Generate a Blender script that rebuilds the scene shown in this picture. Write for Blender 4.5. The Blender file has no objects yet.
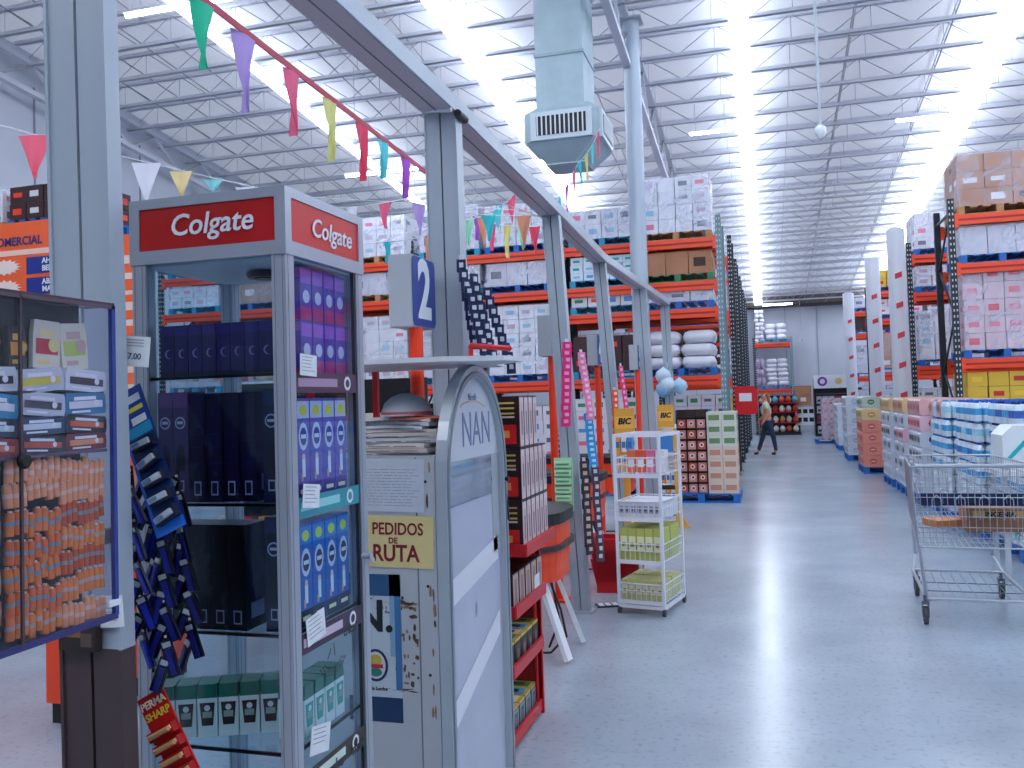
import bpy, bmesh, math, random
from mathutils import Matrix, Vector
random.seed(7)
S = bpy.context.scene
COL = S.collection
# ------------------------------------------------------------------ camera
cam_d = bpy.data.cameras.new('camera'); cam = bpy.data.objects.new('camera', cam_d); COL.objects.link(cam)
cam_d.sensor_width = 36; cam_d.lens = 880/1024*36; cam_d.shift_y = -18/1024; cam_d.clip_start = 0.05; cam_d.clip_end = 200
cam.matrix_world = (Matrix.Translation((0, 0, 1.65)) @ Matrix.Rotation(math.radians(16.1), 4, 'Z')
                    @ Matrix.Rotation(math.radians(92.2), 4, 'X') @ Matrix.Rotation(math.radians(-1.75), 4, 'Z'))
S.camera = cam
# ------------------------------------------------------------------ world and exposure
w = bpy.data.worlds.new('world'); S.world = w; w.use_nodes = True
w.node_tree.nodes['Background'].inputs[0].default_value = (0.88, 0.935, 1.0, 1)
w.node_tree.nodes['Background'].inputs[1].default_value = 2.1
S.view_settings.view_transform = 'Standard'; S.view_settings.look = 'None'; S.view_settings.gamma = 1
S.view_settings.use_curve_mapping = False; S.view_settings.exposure = 1.82
STRIP_E = 2.8      # roof light strips
TUBE_E = 9.0       # fluorescent fittings

# ------------------------------------------------------------------ materials
def lin(h):
    h = h.lstrip('#'); v = [int(h[i:i+2], 16)/255 for i in (0, 2, 4)]
    return tuple(c/12.92 if c <= .04045 else ((c+.055)/1.055)**2.4 for c in v)
MC = {}
def mat(hexc, rough=.5, metal=0, var=0, scale=8, emit=0, coat=0):
    key = (hexc, rough, metal, var, scale, emit, coat)
    if key in MC: return MC[key]
    m = bpy.data.materials.new('paint_'+hexc.strip('#')); m.use_nodes = True; MC[key] = m
    nt = m.node_tree; b = nt.nodes['Principled BSDF']; c = lin(hexc)
    b.inputs['Base Color'].default_value = (*c, 1); b.inputs['Roughness'].default_value = rough; b.inputs['Metallic'].default_value = metal
    if coat: b.inputs['Coat Weight'].default_value = coat
    if emit: b.inputs['Emission Color'].default_value = (*c, 1); b.inputs['Emission Strength'].default_value = emit
    if var:
        tc = nt.nodes.new('ShaderNodeTexCoord'); n = nt.nodes.new('ShaderNodeTexNoise'); n.inputs['Scale'].default_value = scale; n.inputs['Detail'].default_value = 5
        r = nt.nodes.new('ShaderNodeValToRGB')
        r.color_ramp.elements[0].position = .3; r.color_ramp.elements[1].position = .7
        r.color_ramp.elements[0].color = (*[max(0, x*(1-var)) for x in c], 1); r.color_ramp.elements[1].color = (*[min(1, x*(1+var)) for x in c], 1)
        nt.links.new(tc.outputs['Object'], n.inputs['Vector']); nt.links.new(n.outputs['Fac'], r.inputs['Fac']); nt.links.new(r.outputs['Color'], b.inputs['Base Color'])
    return m
def glass(name, tint, amount=.12, rough=.02):
    m = bpy.data.materials.new(name); m.use_nodes = True; nt = m.node_tree; nt.nodes.clear()
    o = nt.nodes.new('ShaderNodeOutputMaterial'); t = nt.nodes.new('ShaderNodeBsdfTransparent'); g = nt.nodes.new('ShaderNodeBsdfGlossy')
    f = nt.nodes.new('ShaderNodeFresnel'); f.inputs['IOR'].default_value = 1.45; mx = nt.nodes.new('ShaderNodeMixShader')
    t.inputs['Color'].default_value = (*tint, 1); g.inputs['Roughness'].default_value = rough; g.inputs['Color'].default_value = (.9, .95, 1, 1)
    ge = nt.nodes.new('ShaderNodeNewGeometry'); io = nt.nodes.new('ShaderNodeMapRange'); io.inputs[3].default_value = 1.45; io.inputs[4].default_value = 1/1.45   # same reflectance entering and leaving the sheet
    nt.links.new(ge.outputs['Backfacing'], io.inputs[0]); nt.links.new(io.outputs[0], f.inputs['IOR'])
    a = nt.nodes.new('ShaderNodeMath'); a.operation = 'MULTIPLY_ADD'; a.inputs[1].default_value = .4; a.inputs[2].default_value = amount*.1
    nt.links.new(f.outputs[0], a.inputs[0]); nt.links.new(a.outputs[0], mx.inputs[0]); nt.links.new(t.outputs[0], mx.inputs[1]); nt.links.new(g.outputs[0], mx.inputs[2]); nt.links.new(mx.outputs[0], o.inputs[0])
    return m
def film(name, dens=.3, hexc='#e8ecff', scale=6):
    """thin plastic film: part transparent, part white gloss, creased"""
    m = bpy.data.materials.new(name); m.use_nodes = True; nt = m.node_tree; b = nt.nodes['Principled BSDF']
    b.inputs['Base Color'].default_value = (*lin(hexc), 1); b.inputs['Roughness'].default_value = .25
    t = nt.nodes.new('ShaderNodeBsdfTransparent'); mx = nt.nodes.new('ShaderNodeMixShader')
    tc = nt.nodes.new('ShaderNodeTexCoord'); n = nt.nodes.new('ShaderNodeTexNoise'); n.inputs['Scale'].default_value = scale; n.inputs['Detail'].default_value = 6; n.inputs['Distortion'].default_value = 1.5
    r = nt.nodes.new('ShaderNodeMapRange'); r.inputs[1].default_value = .35; r.inputs[2].default_value = .7; r.inputs[3].default_value = dens*.5; r.inputs[4].default_value = min(1, dens*1.8)
    nt.links.new(tc.outputs['Object'], n.inputs['Vector']); nt.links.new(n.outputs['Fac'], r.inputs[0]); nt.links.new(r.outputs[0], mx.inputs[0])
    nt.links.new(t.outputs[0], mx.inputs[1]); nt.links.new(b.outputs[0], mx.inputs[2])
    nt.links.new(mx.outputs[0], nt.nodes['Material Output'].inputs[0])
    return m
GLASS = glass('cabinet_glass', (.86, .93, .96)); ACRYL = glass('acrylic', (.93, .93, .97), .1)
WRAP = film('stretch_wrap', .2, scale=3); PACKFILM = film('bottle_shrink_film', .05, '#eef4ff', 10)

# ------------------------------------------------------------------ mesh builder
class MB:
    def __init__(s): s.v = []; s.f = []; s.mi = []; s.m = []; s.sm = []; s.T = Matrix.Identity(4)
    def k(s, m):
        if m not in s.m: s.m.append(m)
        return s.m.index(m)
    def add(s, vs, fs, m, smooth=False):
        b = len(s.v); s.v += [tuple(s.T @ Vector(v)) for v in vs]; i = s.k(m)
        for f in fs: s.f.append([b+q for q in f]); s.mi.append(i); s.sm.append(smooth)
        return s
    def box(s, x0, x1, y0, y1, z0, z1, m):
        return s.add([(x0, y0, z0), (x1, y0, z0), (x1, y1, z0), (x0, y1, z0), (x0, y0, z1), (x1, y0, z1), (x1, y1, z1), (x0, y1, z1)],
                     [(0, 3, 2, 1), (4, 5, 6, 7), (0, 1, 5, 4), (1, 2, 6, 5), (2, 3, 7, 6), (3, 0, 4, 7)], m)
    def cyl(s, p0, p1, r, m, n=8, r2=None, smooth=True, cap=True):
        p0 = Vector(p0); p1 = Vector(p1); d = (p1-p0).normalized(); a = Vector((0, 0, 1)) if abs(d.z) < .9 else Vector((1, 0, 0))
        u = d.cross(a).normalized(); w_ = d.cross(u); r2 = r if r2 is None else r2; vs = []
        for p, q in ((p0, r), (p1, r2)):
            for i in range(n): t = 2*math.pi*i/n; vs.append(p+u*math.cos(t)*q+w_*math.sin(t)*q)
        s.add(vs, [(i, (i+1) % n, n+(i+1) % n, n+i) for i in range(n)], m, smooth)
        if cap: s.add(vs, [tuple(range(n))[::-1], tuple(range(n, 2*n))], m)
        return s
    def tube(s, pts, r, m, n=6):
        for a, b in zip(pts, pts[1:]): s.cyl(a, b, r, m, n)
        return s
    def bar(s, p0, p1, w_, h, m):
        """rectangular bar between two points, w_ across, h in the up direction"""
        p0 = Vector(p0); p1 = Vector(p1); d = (p1-p0).normalized(); a = Vector((0, 0, 1)) if abs(d.z) < .95 else Vector((0, 1, 0))
        u = d.cross(a).normalized()*w_/2; q = u.cross(d).normalized()*h/2; vs = []
        for p in (p0, p1): vs += [p-u-q, p+u-q, p+u+q, p-u+q]
        return s.add(vs, [(0, 1, 2, 3), (7, 6, 5, 4), (0, 4, 5, 1), (1, 5, 6, 2), (2, 6, 7, 3), (3, 7, 4, 0)], m)
    def prism(s, pts, axis, a, b, m, smooth=False):
        """pts 2-D polygon; axis 'x': (y,z), 'y': (x,z), 'z': (x,y)"""
        f = {'x': lambda p, t: (t, p[0], p[1]), 'y': lambda p, t: (p[0], t, p[1]), 'z': lambda p, t: (p[0], p[1], t)}[axis]; n = len(pts)
        vs = [f(p, a) for p in pts]+[f(p, b) for p in pts]
        s.add(vs, [tuple(range(n)), tuple(range(n, 2*n))[::-1]], m)
        return s.add(vs, [(i, n+i, n+(i+1) % n, (i+1) % n) for i in range(n)], m, smooth)
    def lathe(s, prof, c, m, n=10, smooth=True):
        vs = []
        for r, z in prof:
            for i in range(n): t = 2*math.pi*i/n; vs.append((c[0]+r*math.cos(t), c[1]+r*math.sin(t), c[2]+z))
        fs = [(j*n+i, j*n+(i+1) % n, (j+1)*n+(i+1) % n, (j+1)*n+i) for j in range(len(prof)-1) for i in range(n)]
        s.add(vs, fs, m, smooth); k = (len(prof)-1)*n
        return s.add(vs, [tuple(range(n))[::-1], tuple(range(k, k+n))], m)
    def poly(s, vs, m): return s.add(vs, [tuple(range(len(vs)))], m)
    def rectY(s, x0, x1, z0, z1, y, m): return s.poly([(x0, y, z0), (x1, y, z0), (x1, y, z1), (x0, y, z1)], m)      # faces -Y
    def rectX(s, y0, y1, z0, z1, x, m): return s.poly([(x, y0, z0), (x, y1, z0), (x, y1, z1), (x, y0, z1)], m)      # faces +X
    def discY(s, cx, cz, r, y, m, n=14, rz=None):
        rz = rz or r; return s.poly([(cx+r*math.cos(2*math.pi*i/n), y, cz+rz*math.sin(2*math.pi*i/n)) for i in range(n)], m)
    def discX(s, cy, cz, r, x, m, n=14, rz=None):
        rz = rz or r; return s.poly([(x, cy+r*math.cos(2*math.pi*i/n), cz+rz*math.sin(2*math.pi*i/n)) for i in range(n)], m)
    def text(s, t, size, m, M, shear=0, off=0, ext=.0008, sx=1, align='CENTER'):
        c = bpy.data.curves.new('t', 'FONT'); c.body = t; c.size = size; c.shear = shear; c.offset = off; c.extrude = ext; c.align_x = align; c.align_y = 'CENTER'; c.resolution_u = 3
        o = bpy.data.objects.new('t', c); COL.objects.link(o); me = bpy.data.meshes.new_from_object(o)
        M = M @ Matrix.Diagonal((sx, 1, 1, 1))
        s.add([M @ v.co for v in me.vertices], [tuple(p.vertices) for p in me.polygons], m)
        bpy.data.objects.remove(o); bpy.data.curves.remove(c); bpy.data.meshes.remove(me); return s
    def mesh(s, name):
        me = bpy.data.meshes.new(name); me.from_pydata(s.v, [], s.f)
        for m in s.m: me.materials.append(m)
        me.polygons.foreach_set('material_index', s.mi); me.polygons.foreach_set('use_smooth', s.sm); me.update(); return me
    def build(s, name, parent=None, loc=(0, 0, 0), rz=0, bevel=0, me=None):
        o = bpy.data.objects.new(name, me or s.mesh(name)); COL.objects.link(o); o.location = loc; o.rotation_euler.z = rz
        if parent: o.parent = parent
        if bevel: b = o.modifiers.new('b', 'BEVEL'); b.width = bevel; b.segments = 2; b.limit_method = 'ANGLE'; b.angle_limit = .8
        return o
def FY(x, y, z): return Matrix(((1, 0, 0, x), (0, 0, -1, y), (0, 1, 0, z), (0, 0, 0, 1)))     # text on a face looking to -Y
def FX(x, y, z): return Matrix(((0, 0, 1, x), (1, 0, 0, y), (0, 1, 0, z), (0, 0, 0, 1)))      # text on a face looking to +X
def FNX(x, y, z): return Matrix(((0, 0, -1, x), (-1, 0, 0, y), (0, 1, 0, z), (0, 0, 0, 1)))   # looking to -X
def thing(name, label, cat, loc=(0, 0, 0), rz=0, group=None):
    o = bpy.data.objects.new(name, None); COL.objects.link(o); o.location = loc; o.rotation_euler.z = rz; o.empty_display_size = .1
    return tag(o, label, cat, group)
def tag(o, label, cat, group=None, kind=None):
    o['label'] = label; o['category'] = cat
    if group: o['group'] = group
    if kind: o['kind'] = kind
    return o
def struct(o): o['kind'] = 'structure'; return o
def put(me, name, loc, rz, label, cat, group=None):
    o = bpy.data.objects.new(name, me); COL.objects.link(o); o.location = loc; o.rotation_euler.z = rz; return tag(o, label, cat, group)
def dup(root, loc, rz, label, group=None):
    r = root.copy(); COL.objects.link(r); r.location = loc; r.rotation_euler.z = rz; r['label'] = label
    if group: r['group'] = group
    for ch in list(root.children):
        c = ch.copy(); COL.objects.link(c); c.parent = r
        for g in list(ch.children): d = g.copy(); COL.objects.link(d); d.parent = c
    return r
ORD = 'first second third fourth fifth sixth seventh eighth ninth tenth eleventh twelfth thirteenth fourteenth fifteenth sixteenth seventeenth eighteenth nineteenth twentieth'.split()
def RU(a, b): return random.uniform(a, b)
# common paints
GREY = mat('#93a3b3', .35, 0, .06, 3); LGREY = mat('#b3bdc9', .4); WHITE = mat('#e6eaf0', .5); DARK = mat('#0c0d14', .4); BLACK = mat('#050508', .5)
ALU = mat('#b9bfcb', .3, .35); ORANGE = mat('#f23c14', .4); RED = mat('#c41420', .4); BLUE = mat('#1d62b8', .5); NAVY = mat('#0e1550', .4); CYAN = mat('#2fa9d8', .4)
PAPER = mat('#dfe3ea', .8, 0, .05, 30); INK = mat('#1c2030', .8); BROWN = mat('#b98a68', .7, 0, .1, 4); DBROWN = mat('#382520', .6, 0, .25, 5)
# ================================================================== the building
def floor_mat():
    m = bpy.data.materials.new('polished_concrete'); m.use_nodes = True; nt = m.node_tree; b = nt.nodes['Principled BSDF']; N = nt.nodes.new; L = nt.links.new
    tc = N('ShaderNodeTexCoord'); n1 = N('ShaderNodeTexNoise'); n1.inputs['Scale'].default_value = .7; n1.inputs['Detail'].default_value = 8; n1.inputs['Roughness'].default_value = .6
    n2 = N('ShaderNodeTexNoise'); n2.inputs['Scale'].default_value = 30; n2.inputs['Detail'].default_value = 6
    r = N('ShaderNodeValToRGB'); r.color_ramp.elements[0].position = .3; r.color_ramp.elements[1].position = .7
    r.color_ramp.elements[0].color = (*lin('#929eac'), 1); r.color_ramp.elements[1].color = (*lin('#aab9c7'), 1)
    r2 = N('ShaderNodeValToRGB'); r2.color_ramp.elements[0].position = .28; r2.color_ramp.elements[0].color = (.72, .70, .70, 1); r2.color_ramp.elements[1].position = .45; r2.color_ramp.elements[1].color = (1, 1, 1, 1)
    mx = N('ShaderNodeMix'); mx.data_type = 'RGBA'; mx.blend_type = 'MULTIPLY'; mx.inputs[0].default_value = .8
    L(tc.outputs['Object'], n1.inputs[0]); L(tc.outputs['Object'], n2.inputs[0]); L(n1.outputs[0], r.inputs[0]); L(n2.outputs[0], r2.inputs[0]); L(r.outputs[0], mx.inputs[6]); L(r2.outputs[0], mx.inputs[7])
    L(mx.outputs[2], b.inputs['Base Color'])
    rr = N('ShaderNodeMapRange'); rr.inputs[3].default_value = .16; rr.inputs[4].default_value = .28; L(n1.outputs[0], rr.inputs[0]); L(rr.outputs[0], b.inputs['Roughness'])
    b.inputs['Specular IOR Level'].default_value = .6
    bp = N('ShaderNodeBump'); bp.inputs['Strength'].default_value = .03; L(n2.outputs[0], bp.inputs['Height']); L(bp.outputs[0], b.inputs['Normal'])
    return m
b = MB(); b.box(-12.6, 16, -5, 37, -.2, 0, floor_mat()); struct(b.build('floor'))
WALLM = mat('#c6ccd8', .8, 0, .04, 1.2)
def rz_(y): return 9.6-.11*y      # underside of the roof deck
b = MB(); b.box(-12.6, 16, 37, 37.3, 0, 6.5, WALLM)
for i in range(24): b.box(-12.4+i*1.2, -12.38+i*1.2, 36.97, 37, 0, 5.4, mat('#8f96a5', .8))
struct(b.build('wall_back'))
b = MB(); b.prism([(-5, 0), (37, 0), (37, rz_(37)+.2), (-5, rz_(-5)+.2)], 'x', -12.9, -12.6, WALLM)
for i in range(30): b.box(-12.6, -12.57, -4+i*1.4, -3.98+i*1.4, 0, rz_(-4+i*1.4)-.6, mat('#8f96a5', .8))
struct(b.build('wall_left'))
b = MB(); b.prism([(-5, 0), (37, 0), (37, rz_(37)+.2), (-5, rz_(-5)+.2)], 'x', 16, 16.3, WALLM); struct(b.build('wall_right'))
b = MB(); b.box(-12.9, 16.3, -5.3, -5, 0, 8.2, mat('#8c92a0', .8)); struct(b.build('wall_front_blocker'))  # unseen wall added behind the camera to darken the foreground, open above
# brown eave girder above the back wall
b = MB(); b.box(-12.5, 15.9, 36.4, 36.97, 5.08, 5.5, mat('#6f6660', .7, 0, .2, 1)); b.box(-12.5, 15.9, 36.3, 36.97, 5.02, 5.09, mat('#3d3835', .7))
for i in range(40): b.bar((-12.4+i*.7, 36.38, 5.1), (-12.05+i*.7, 36.38, 5.48), .03, .03, mat('#9a8f80', .7))
struct(b.build('trim_1'))
# corrugated deck with everything fixed to it
DECK = bpy.data.materials.new('translucent_deck'); DECK.use_nodes = True; nt = DECK.node_tree; pb_ = nt.nodes['Principled BSDF']; pb_.inputs['Base Color'].default_value = (*lin('#d2d4da'), 1); pb_.inputs['Roughness'].default_value = .8
tl_ = nt.nodes.new('ShaderNodeBsdfTranslucent'); tl_.inputs['Color'].default_value = (*lin('#d6d8e2'), 1); mx_ = nt.nodes.new('ShaderNodeMixShader'); mx_.inputs[0].default_value = .047
nt.links.new(pb_.outputs[0], mx_.inputs[1]); nt.links.new(tl_.outputs[0], mx_.inputs[2]); nt.links.new(mx_.outputs[0], nt.nodes['Material Output'].inputs[0])
DECK2 = mat('#c4c7d4', .75)
b = MB(); b.poly([(-12.9, -5, rz_(-5)), (-12.9, 37.2, rz_(37.2)), (16.3, 37.2, rz_(37.2)), (16.3, -5, rz_(-5))], DECK)   # translucency added so sky light brightens the ceiling
ceil = struct(b.build('ceiling'))
JW = mat('#cfd3de', .45, .1); JD = mat('#a3a6ae', .5, .1)
def joist(y):
    b = MB(); zb = 9.15-.11*y; zt = zb+.43
    for dy in (-.035, .035): b.bar((-12.5, y+dy, zt-.02), (15.9, y+dy, zt-.02), .04, .05, JW)
    b.bar((-12.5, y, zb), (15.9, y, zb), .085, .05, JW); b.bar((-12.5, y, zb-.027), (15.9, y, zb-.027), .07, .006, JD)
    x = -12.4; k = 0
    while x < 15.5:
        a, c = (zb, zt) if k % 2 == 0 else (zt, zb); b.cyl((x, y, a), (x+.62, y, c), .008, JD, 4, smooth=False)
        if k % 2 == 0: b.cyl((x+.62, y, zb), (x+.62, y, zt), .005, JD, 4, smooth=False)
        x += .62; k += 1
    return b
y = 6.7
while y < 36.5:
    joist(y).build('roof_joist', ceil); y += .94
for x in (-11.2, -9.9, -7.2, -5.9, -3.1, 1.54, 3.1, 6.2):
    b = MB(); b.cyl((x, 5, 9.15-.55+.05), (x, 36.5, 9.15-.11*36.5+.05), .012, JD, 5); b.cyl((x+.1, 5, rz_(5)-.05), (x+.1, 36.5, rz_(36.5)-.05), .012, JD, 5)
    b.build('bridging_rod', ceil)
def girder(x, h=.75, w_=.12):
    b = MB()
    for z0 in (.02, -h): b.bar((x, 5, 9.15-.55+z0), (x, 36.9, 9.15-.11*36.9+z0), w_, .09, JW)
    y = 5.2; k = 0
    while y < 36:
        za = 9.15-.11*y; zc = 9.15-.11*(y+.8)
        b.bar((x, y, za if k % 2 else za-h), (x, y+.8, zc-h if k % 2 else zc), .045, .045, JW if k % 2 else JD); y += .8; k += 1
    return b
girder(-1.92).build('lattice_girder', ceil); girder(-12.2, .5).build('lattice_girder', ceil); girder(7.5).build('lattice_girder', ceil)
STRIP = mat('#e6effc', .6, emit=STRIP_E)
for x, wd in ((-.2, .29), (3.93, .44), (-4.62, .38), (-8.45, .22), (8.2, .5), (12.2, .5)):
    b = MB(); T = MB(); z = lambda y: 9.15-.11*y-.05
    b.prism([(4, z(4)), (36.2, z(36.2)), (36.2, z(36.2)+.03), (4, z(4)+.03)], 'x', x-wd/2, x+wd/2, STRIP); b.build('light_strip', ceil)
# fluorescent fittings hanging across the aisles
def tube_light(x, y, z, L=1.25, lab=''):
    t = thing('fluorescent_light', lab, 'ceiling light', (x, y, z))
    b = MB(); b.prism([(-.06, .05), (-.02, .08), (.02, .08), (.06, .05)], 'x', -L/2, L/2, mat('#dfe6f0', .4)); b.build('housing', t)
    b = MB(); b.cyl((-L/2+.02, 0, .03), (L/2-.02, 0, .03), .028, mat('#e6efff', .5, emit=TUBE_E), 8); b.build('tube', t)
    b = MB()
    for s in (-1, 1): b.cyl((s*L*.35, 0, .07), (s*L*.35, 0, 9.15-.11*y-z), .006, LGREY, 4)
    b.build('hanger', t)
for x, y, z, L, lab in ((-6.3, 14, 5.65, 1.4, 'long white fluorescent light hanging behind the red-topped glass cabinet'), (-7.5, 10.1, 7.1, 1.7, 'white fluorescent light at the upper left above the grey column'),
                        (-.85, 17.2, 6.65, .8, 'small white fluorescent light over the left racks beside the central light strip'), (2.9, 12.6, 7.3, 1, 'white fluorescent light high at the upper right'),
                        (3.0, 18, 6.7, .9, 'white fluorescent light beside the right light strip above the racks'), (.5, 34.5, 4.9, 1.1, 'white fluorescent light hanging before the far back wall')):
    tube_light(x, y, z, L, lab)
# round columns
def rcol(x, y, r, lab, marks=False, zt=None):
    zt = zt or 9.15-.11*y-.02; t = thing('round_column', lab, 'column', (x, y, 0))
    b = MB(); b.cyl((0, 0, 0), (0, 0, zt-(.03 if marks else 0)), r, mat('#d6dbe6' if marks else '#aebccb', .35, .1), 20); b.build('shaft', t)
    b = MB(); b.box(-r*1.2, r*1.2, -r*1.2, r*1.2, 0, .03, LGREY)
    for sx in (-1, 1):
        for sy in (-1, 1): b.cyl((sx*r*1.03, sy*r*1.03, .03), (sx*r*1.03, sy*r*1.03, .07), .015, JD, 6)
    b.build('base_plate', t)
    if marks: zt -= .03
    b = MB(); q = .6 if marks else 1.4; b.box(-r*q, r*q, -r*q, r*q, zt, zt+.03, LGREY)
    b.build('cap_plate', t)
    if marks:
        b = MB()
        for k in range(6):
            z = .9+k*.55; b.T = Matrix.Translation((0, 0, z)); b.poly([(-.06, -r-.004, 0), (.06, -r-.004, .04), (.06, -r-.004, .14), (-.06, -r-.004, .1)], mat('#d0404c', .6))
        b.build('painted_mark', t)
rcol(-1.86, 13.85, .135, 'tall round steel column in front of the left racks')
rcol(2.4, 17.6, .16, 'nearest white round post at the ends of the right racks', True, 4.62)
rcol(2.4, 21.38, .16, 'second white round post along the right racks', True, 4.62)
rcol(2.5, 28.68, .16, 'farthest white round post along the right racks', True, 4.62)
# ceiling pendant
t = thing('ceiling_pendant', 'thin white pole with a small round lamp hanging from the roof', 'pendant', (.8, 12, 5.0))
b = MB(); b.cyl((0, 0, .06), (0, 0, 2.9), .022, LGREY, 6); b.build('pole', t)
b = MB(); b.lathe([(.01, .1), (.07, .06), (.075, 0), (.04, -.07), (.01, -.09)], (0, 0, 0), WHITE, 12); b.build('lamp_head', t)
t = thing('ceiling_pendant', 'thin hanging wire with lamp before the far back wall', 'pendant', (1.35, 36, 3.6))
b = MB(); b.cyl((0, 0, 0), (0, 0, 1.55), .012, JD, 5); b.build('pole', t)
b = MB(); b.lathe([(.01, .1), (.09, .0), (.09, -.03)], (0, 0, 0), LGREY, 10); b.build('lamp_head', t)
# ventilation duct with four-way diffuser
t = thing('air_duct', 'square galvanised air duct dropping from the roof with vent grilles', 'air duct', (0, 0, 0))
DU = mat('#9db2bd', .45, .15, .08, 4)
b = MB(); x0, x1, y0, y1 = -2.86, -2.2, 11.5, 12.3; b.box(x0, x1, y0, y1, 5.55, 8.2, DU)
for z in (6.3, 7.3): b.box(x0-.015, x1+.015, y0-.015, y1+.015, z, z+.04, mat('#8ba0ab', .4, .2))
b.build('duct', t)
b = MB(); b.box(x0-.04, x1+.04, y0-.04, y1+.04, 7.45, 7.9, mat('#5e6664', .6, .2, .2, 5)); b.build('roof_collar', t)
cx, cy = -2.5, 11.9
zc = 5.0
def ring(h0, z0, h1, z1, b, m):
    P = [(-h0, -h0, z0), (h0, -h0, z0), (h0, h0, z0), (-h0, h0, z0), (-h1, -h1, z1), (h1, -h1, z1), (h1, h1, z1), (-h1, h1, z1)]
    b.add([(cx+p[0], cy+p[1], p[2]) for p in P], [(0, 1, 5, 4), (1, 2, 6, 5), (2, 3, 7, 6), (3, 0, 4, 7)], m)
b = MB(); ring(.36, 5.62, .5, 5.5, b, DU); ring(.5, 5.5, .5, 5.12, b, DU); ring(.5, 5.12, .28, 4.86, b, DU); b.box(cx-.28, cx+.28, cy-.28, cy+.28, 4.84, 4.86, DU)
b.build('diffuser', t)
for side in range(3):
    b = MB(); b.T = Matrix.Translation((cx, cy, 5.31)) @ Matrix.Rotation(side*math.pi/2 - (math.pi/2 if side == 2 else 0)*0, 4, 'Z') @ Matrix.Translation((0, -.5, 0))
    if side == 2: b.T = Matrix.Translation((cx, cy, 5.31)) @ Matrix.Rotation(-math.pi/2, 4, 'Z') @ Matrix.Translation((0, -.5, 0))
    b.box(-.42, .42, -.04, 0, -.19, .19, mat('#bccbd6', .4, .1)); b.box(-.34, .34, -.045, -.038, -.13, .13, BLACK)
    for k in range(11): b.box(-.33+k*.062, -.312+k*.062, -.06, -.04, -.13, .13, mat('#cfd9e2', .4))
    b.build('vent_grille', t)
# ================================================================== pallets, loads, racks
def pallet_mesh(m, L=1.15, D=1.0, H=.13):
    b = MB()
    for k in range(7): b.box(-L/2+k*(L-.1)/6, -L/2+k*(L-.1)/6+.1, -D/2, D/2, H-.022, H, m)
    for x in (-L/2, -.05, L/2-.1):
        for y in (-D/2, -.06, D/2-.12): b.box(x, x+.1, y, y+.12, .022, H-.022, m)
    for y in (-D/2, -.06, D/2-.12): b.box(-L/2, L/2, y, y+.12, 0, .022, m)
    return b.mesh('pallet')
PB = pallet_mesh(mat('#1566b8', .5)); PW = pallet_mesh(mat('#b08a60', .8, 0, .15, 10)); PC = pallet_mesh(mat('#1f93bb', .5)); PG = pallet_mesh(mat('#1f7d5a', .5))
PN = {id(PB): 'blue', id(PW): 'wooden', id(PC): 'light blue', id(PG): 'green'}
CW = mat('#c9ccda', .6, 0, .06, 5); CB = mat('#b07c5c', .7, 0, .08, 4); CP = mat('#cfb9c4', .6, 0, .08, 4); CWH = mat('#dfe2ec', .5)
def cartons(w, d, h, nx, ny, nz, base, marks, rnd):
    R = random.Random(rnd); b = MB(); cw, cd, ch = w/nx, d/ny, h/nz; g = .006
    for k in range(nz):
        for i in range(nx):
            for j in range(ny):
                if 0 < i < nx-1 and 0 < j < ny-1 and k < nz-1: continue
                jx, jy = R.uniform(-.006, .006), R.uniform(-.006, .006)
                x0 = -w/2+i*cw+g+jx; x1 = x0+cw-2*g; y0 = -d/2+j*cd+g+jy; y1 = y0+cd-2*g; z0 = k*ch+.001; z1 = z0+ch-g
                b.box(x0, x1, y0, y1, z0, z1, base)
                mk = R.choice(marks)
                if mk:
                    zz = (z0+z1)/2; hh = ch*R.uniform(.12, .2)
                    if j == 0:
                        b.rectY(x0+cw*.2, x1-cw*.25, zz-hh, zz+hh, y0-.003, mk)
                    if i == 0: b.add([(x0-.003, y0+cd*.2, zz-hh), (x0-.003, y1-cd*.2, zz-hh), (x0-.003, y1-cd*.2, zz+hh), (x0-.003, y0+cd*.2, zz+hh)], [(0, 3, 2, 1)], mk)
                    if i == nx-1: b.rectX(y0+cd*.2, y1-cd*.2, zz-hh, zz+hh, x1+.003, mk)
    return b
def wrapshell(w, d, h, rnd):
    R = random.Random(rnd); b = MB(); n = 8; rows = []
    ring_ = [(-1, -1), (0, -1.01), (1, -1), (1.01, 0), (1, 1), (0, 1.01), (-1, 1), (-1.01, 0)]
    vs = []
    for z in range(6):
        for p in ring_: q = 1+R.uniform(.005, .035); vs.append((p[0]*w/2*q, p[1]*d/2*q, h*1.01*z/5))
    fs = [(z*8+i, z*8+(i+1) % 8, z*8+8+(i+1) % 8, z*8+8+i) for z in range(5) for i in range(8)]
    b.add(vs, fs, WRAP); b.add(vs, [tuple(range(40, 48))], WRAP); return b
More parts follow.
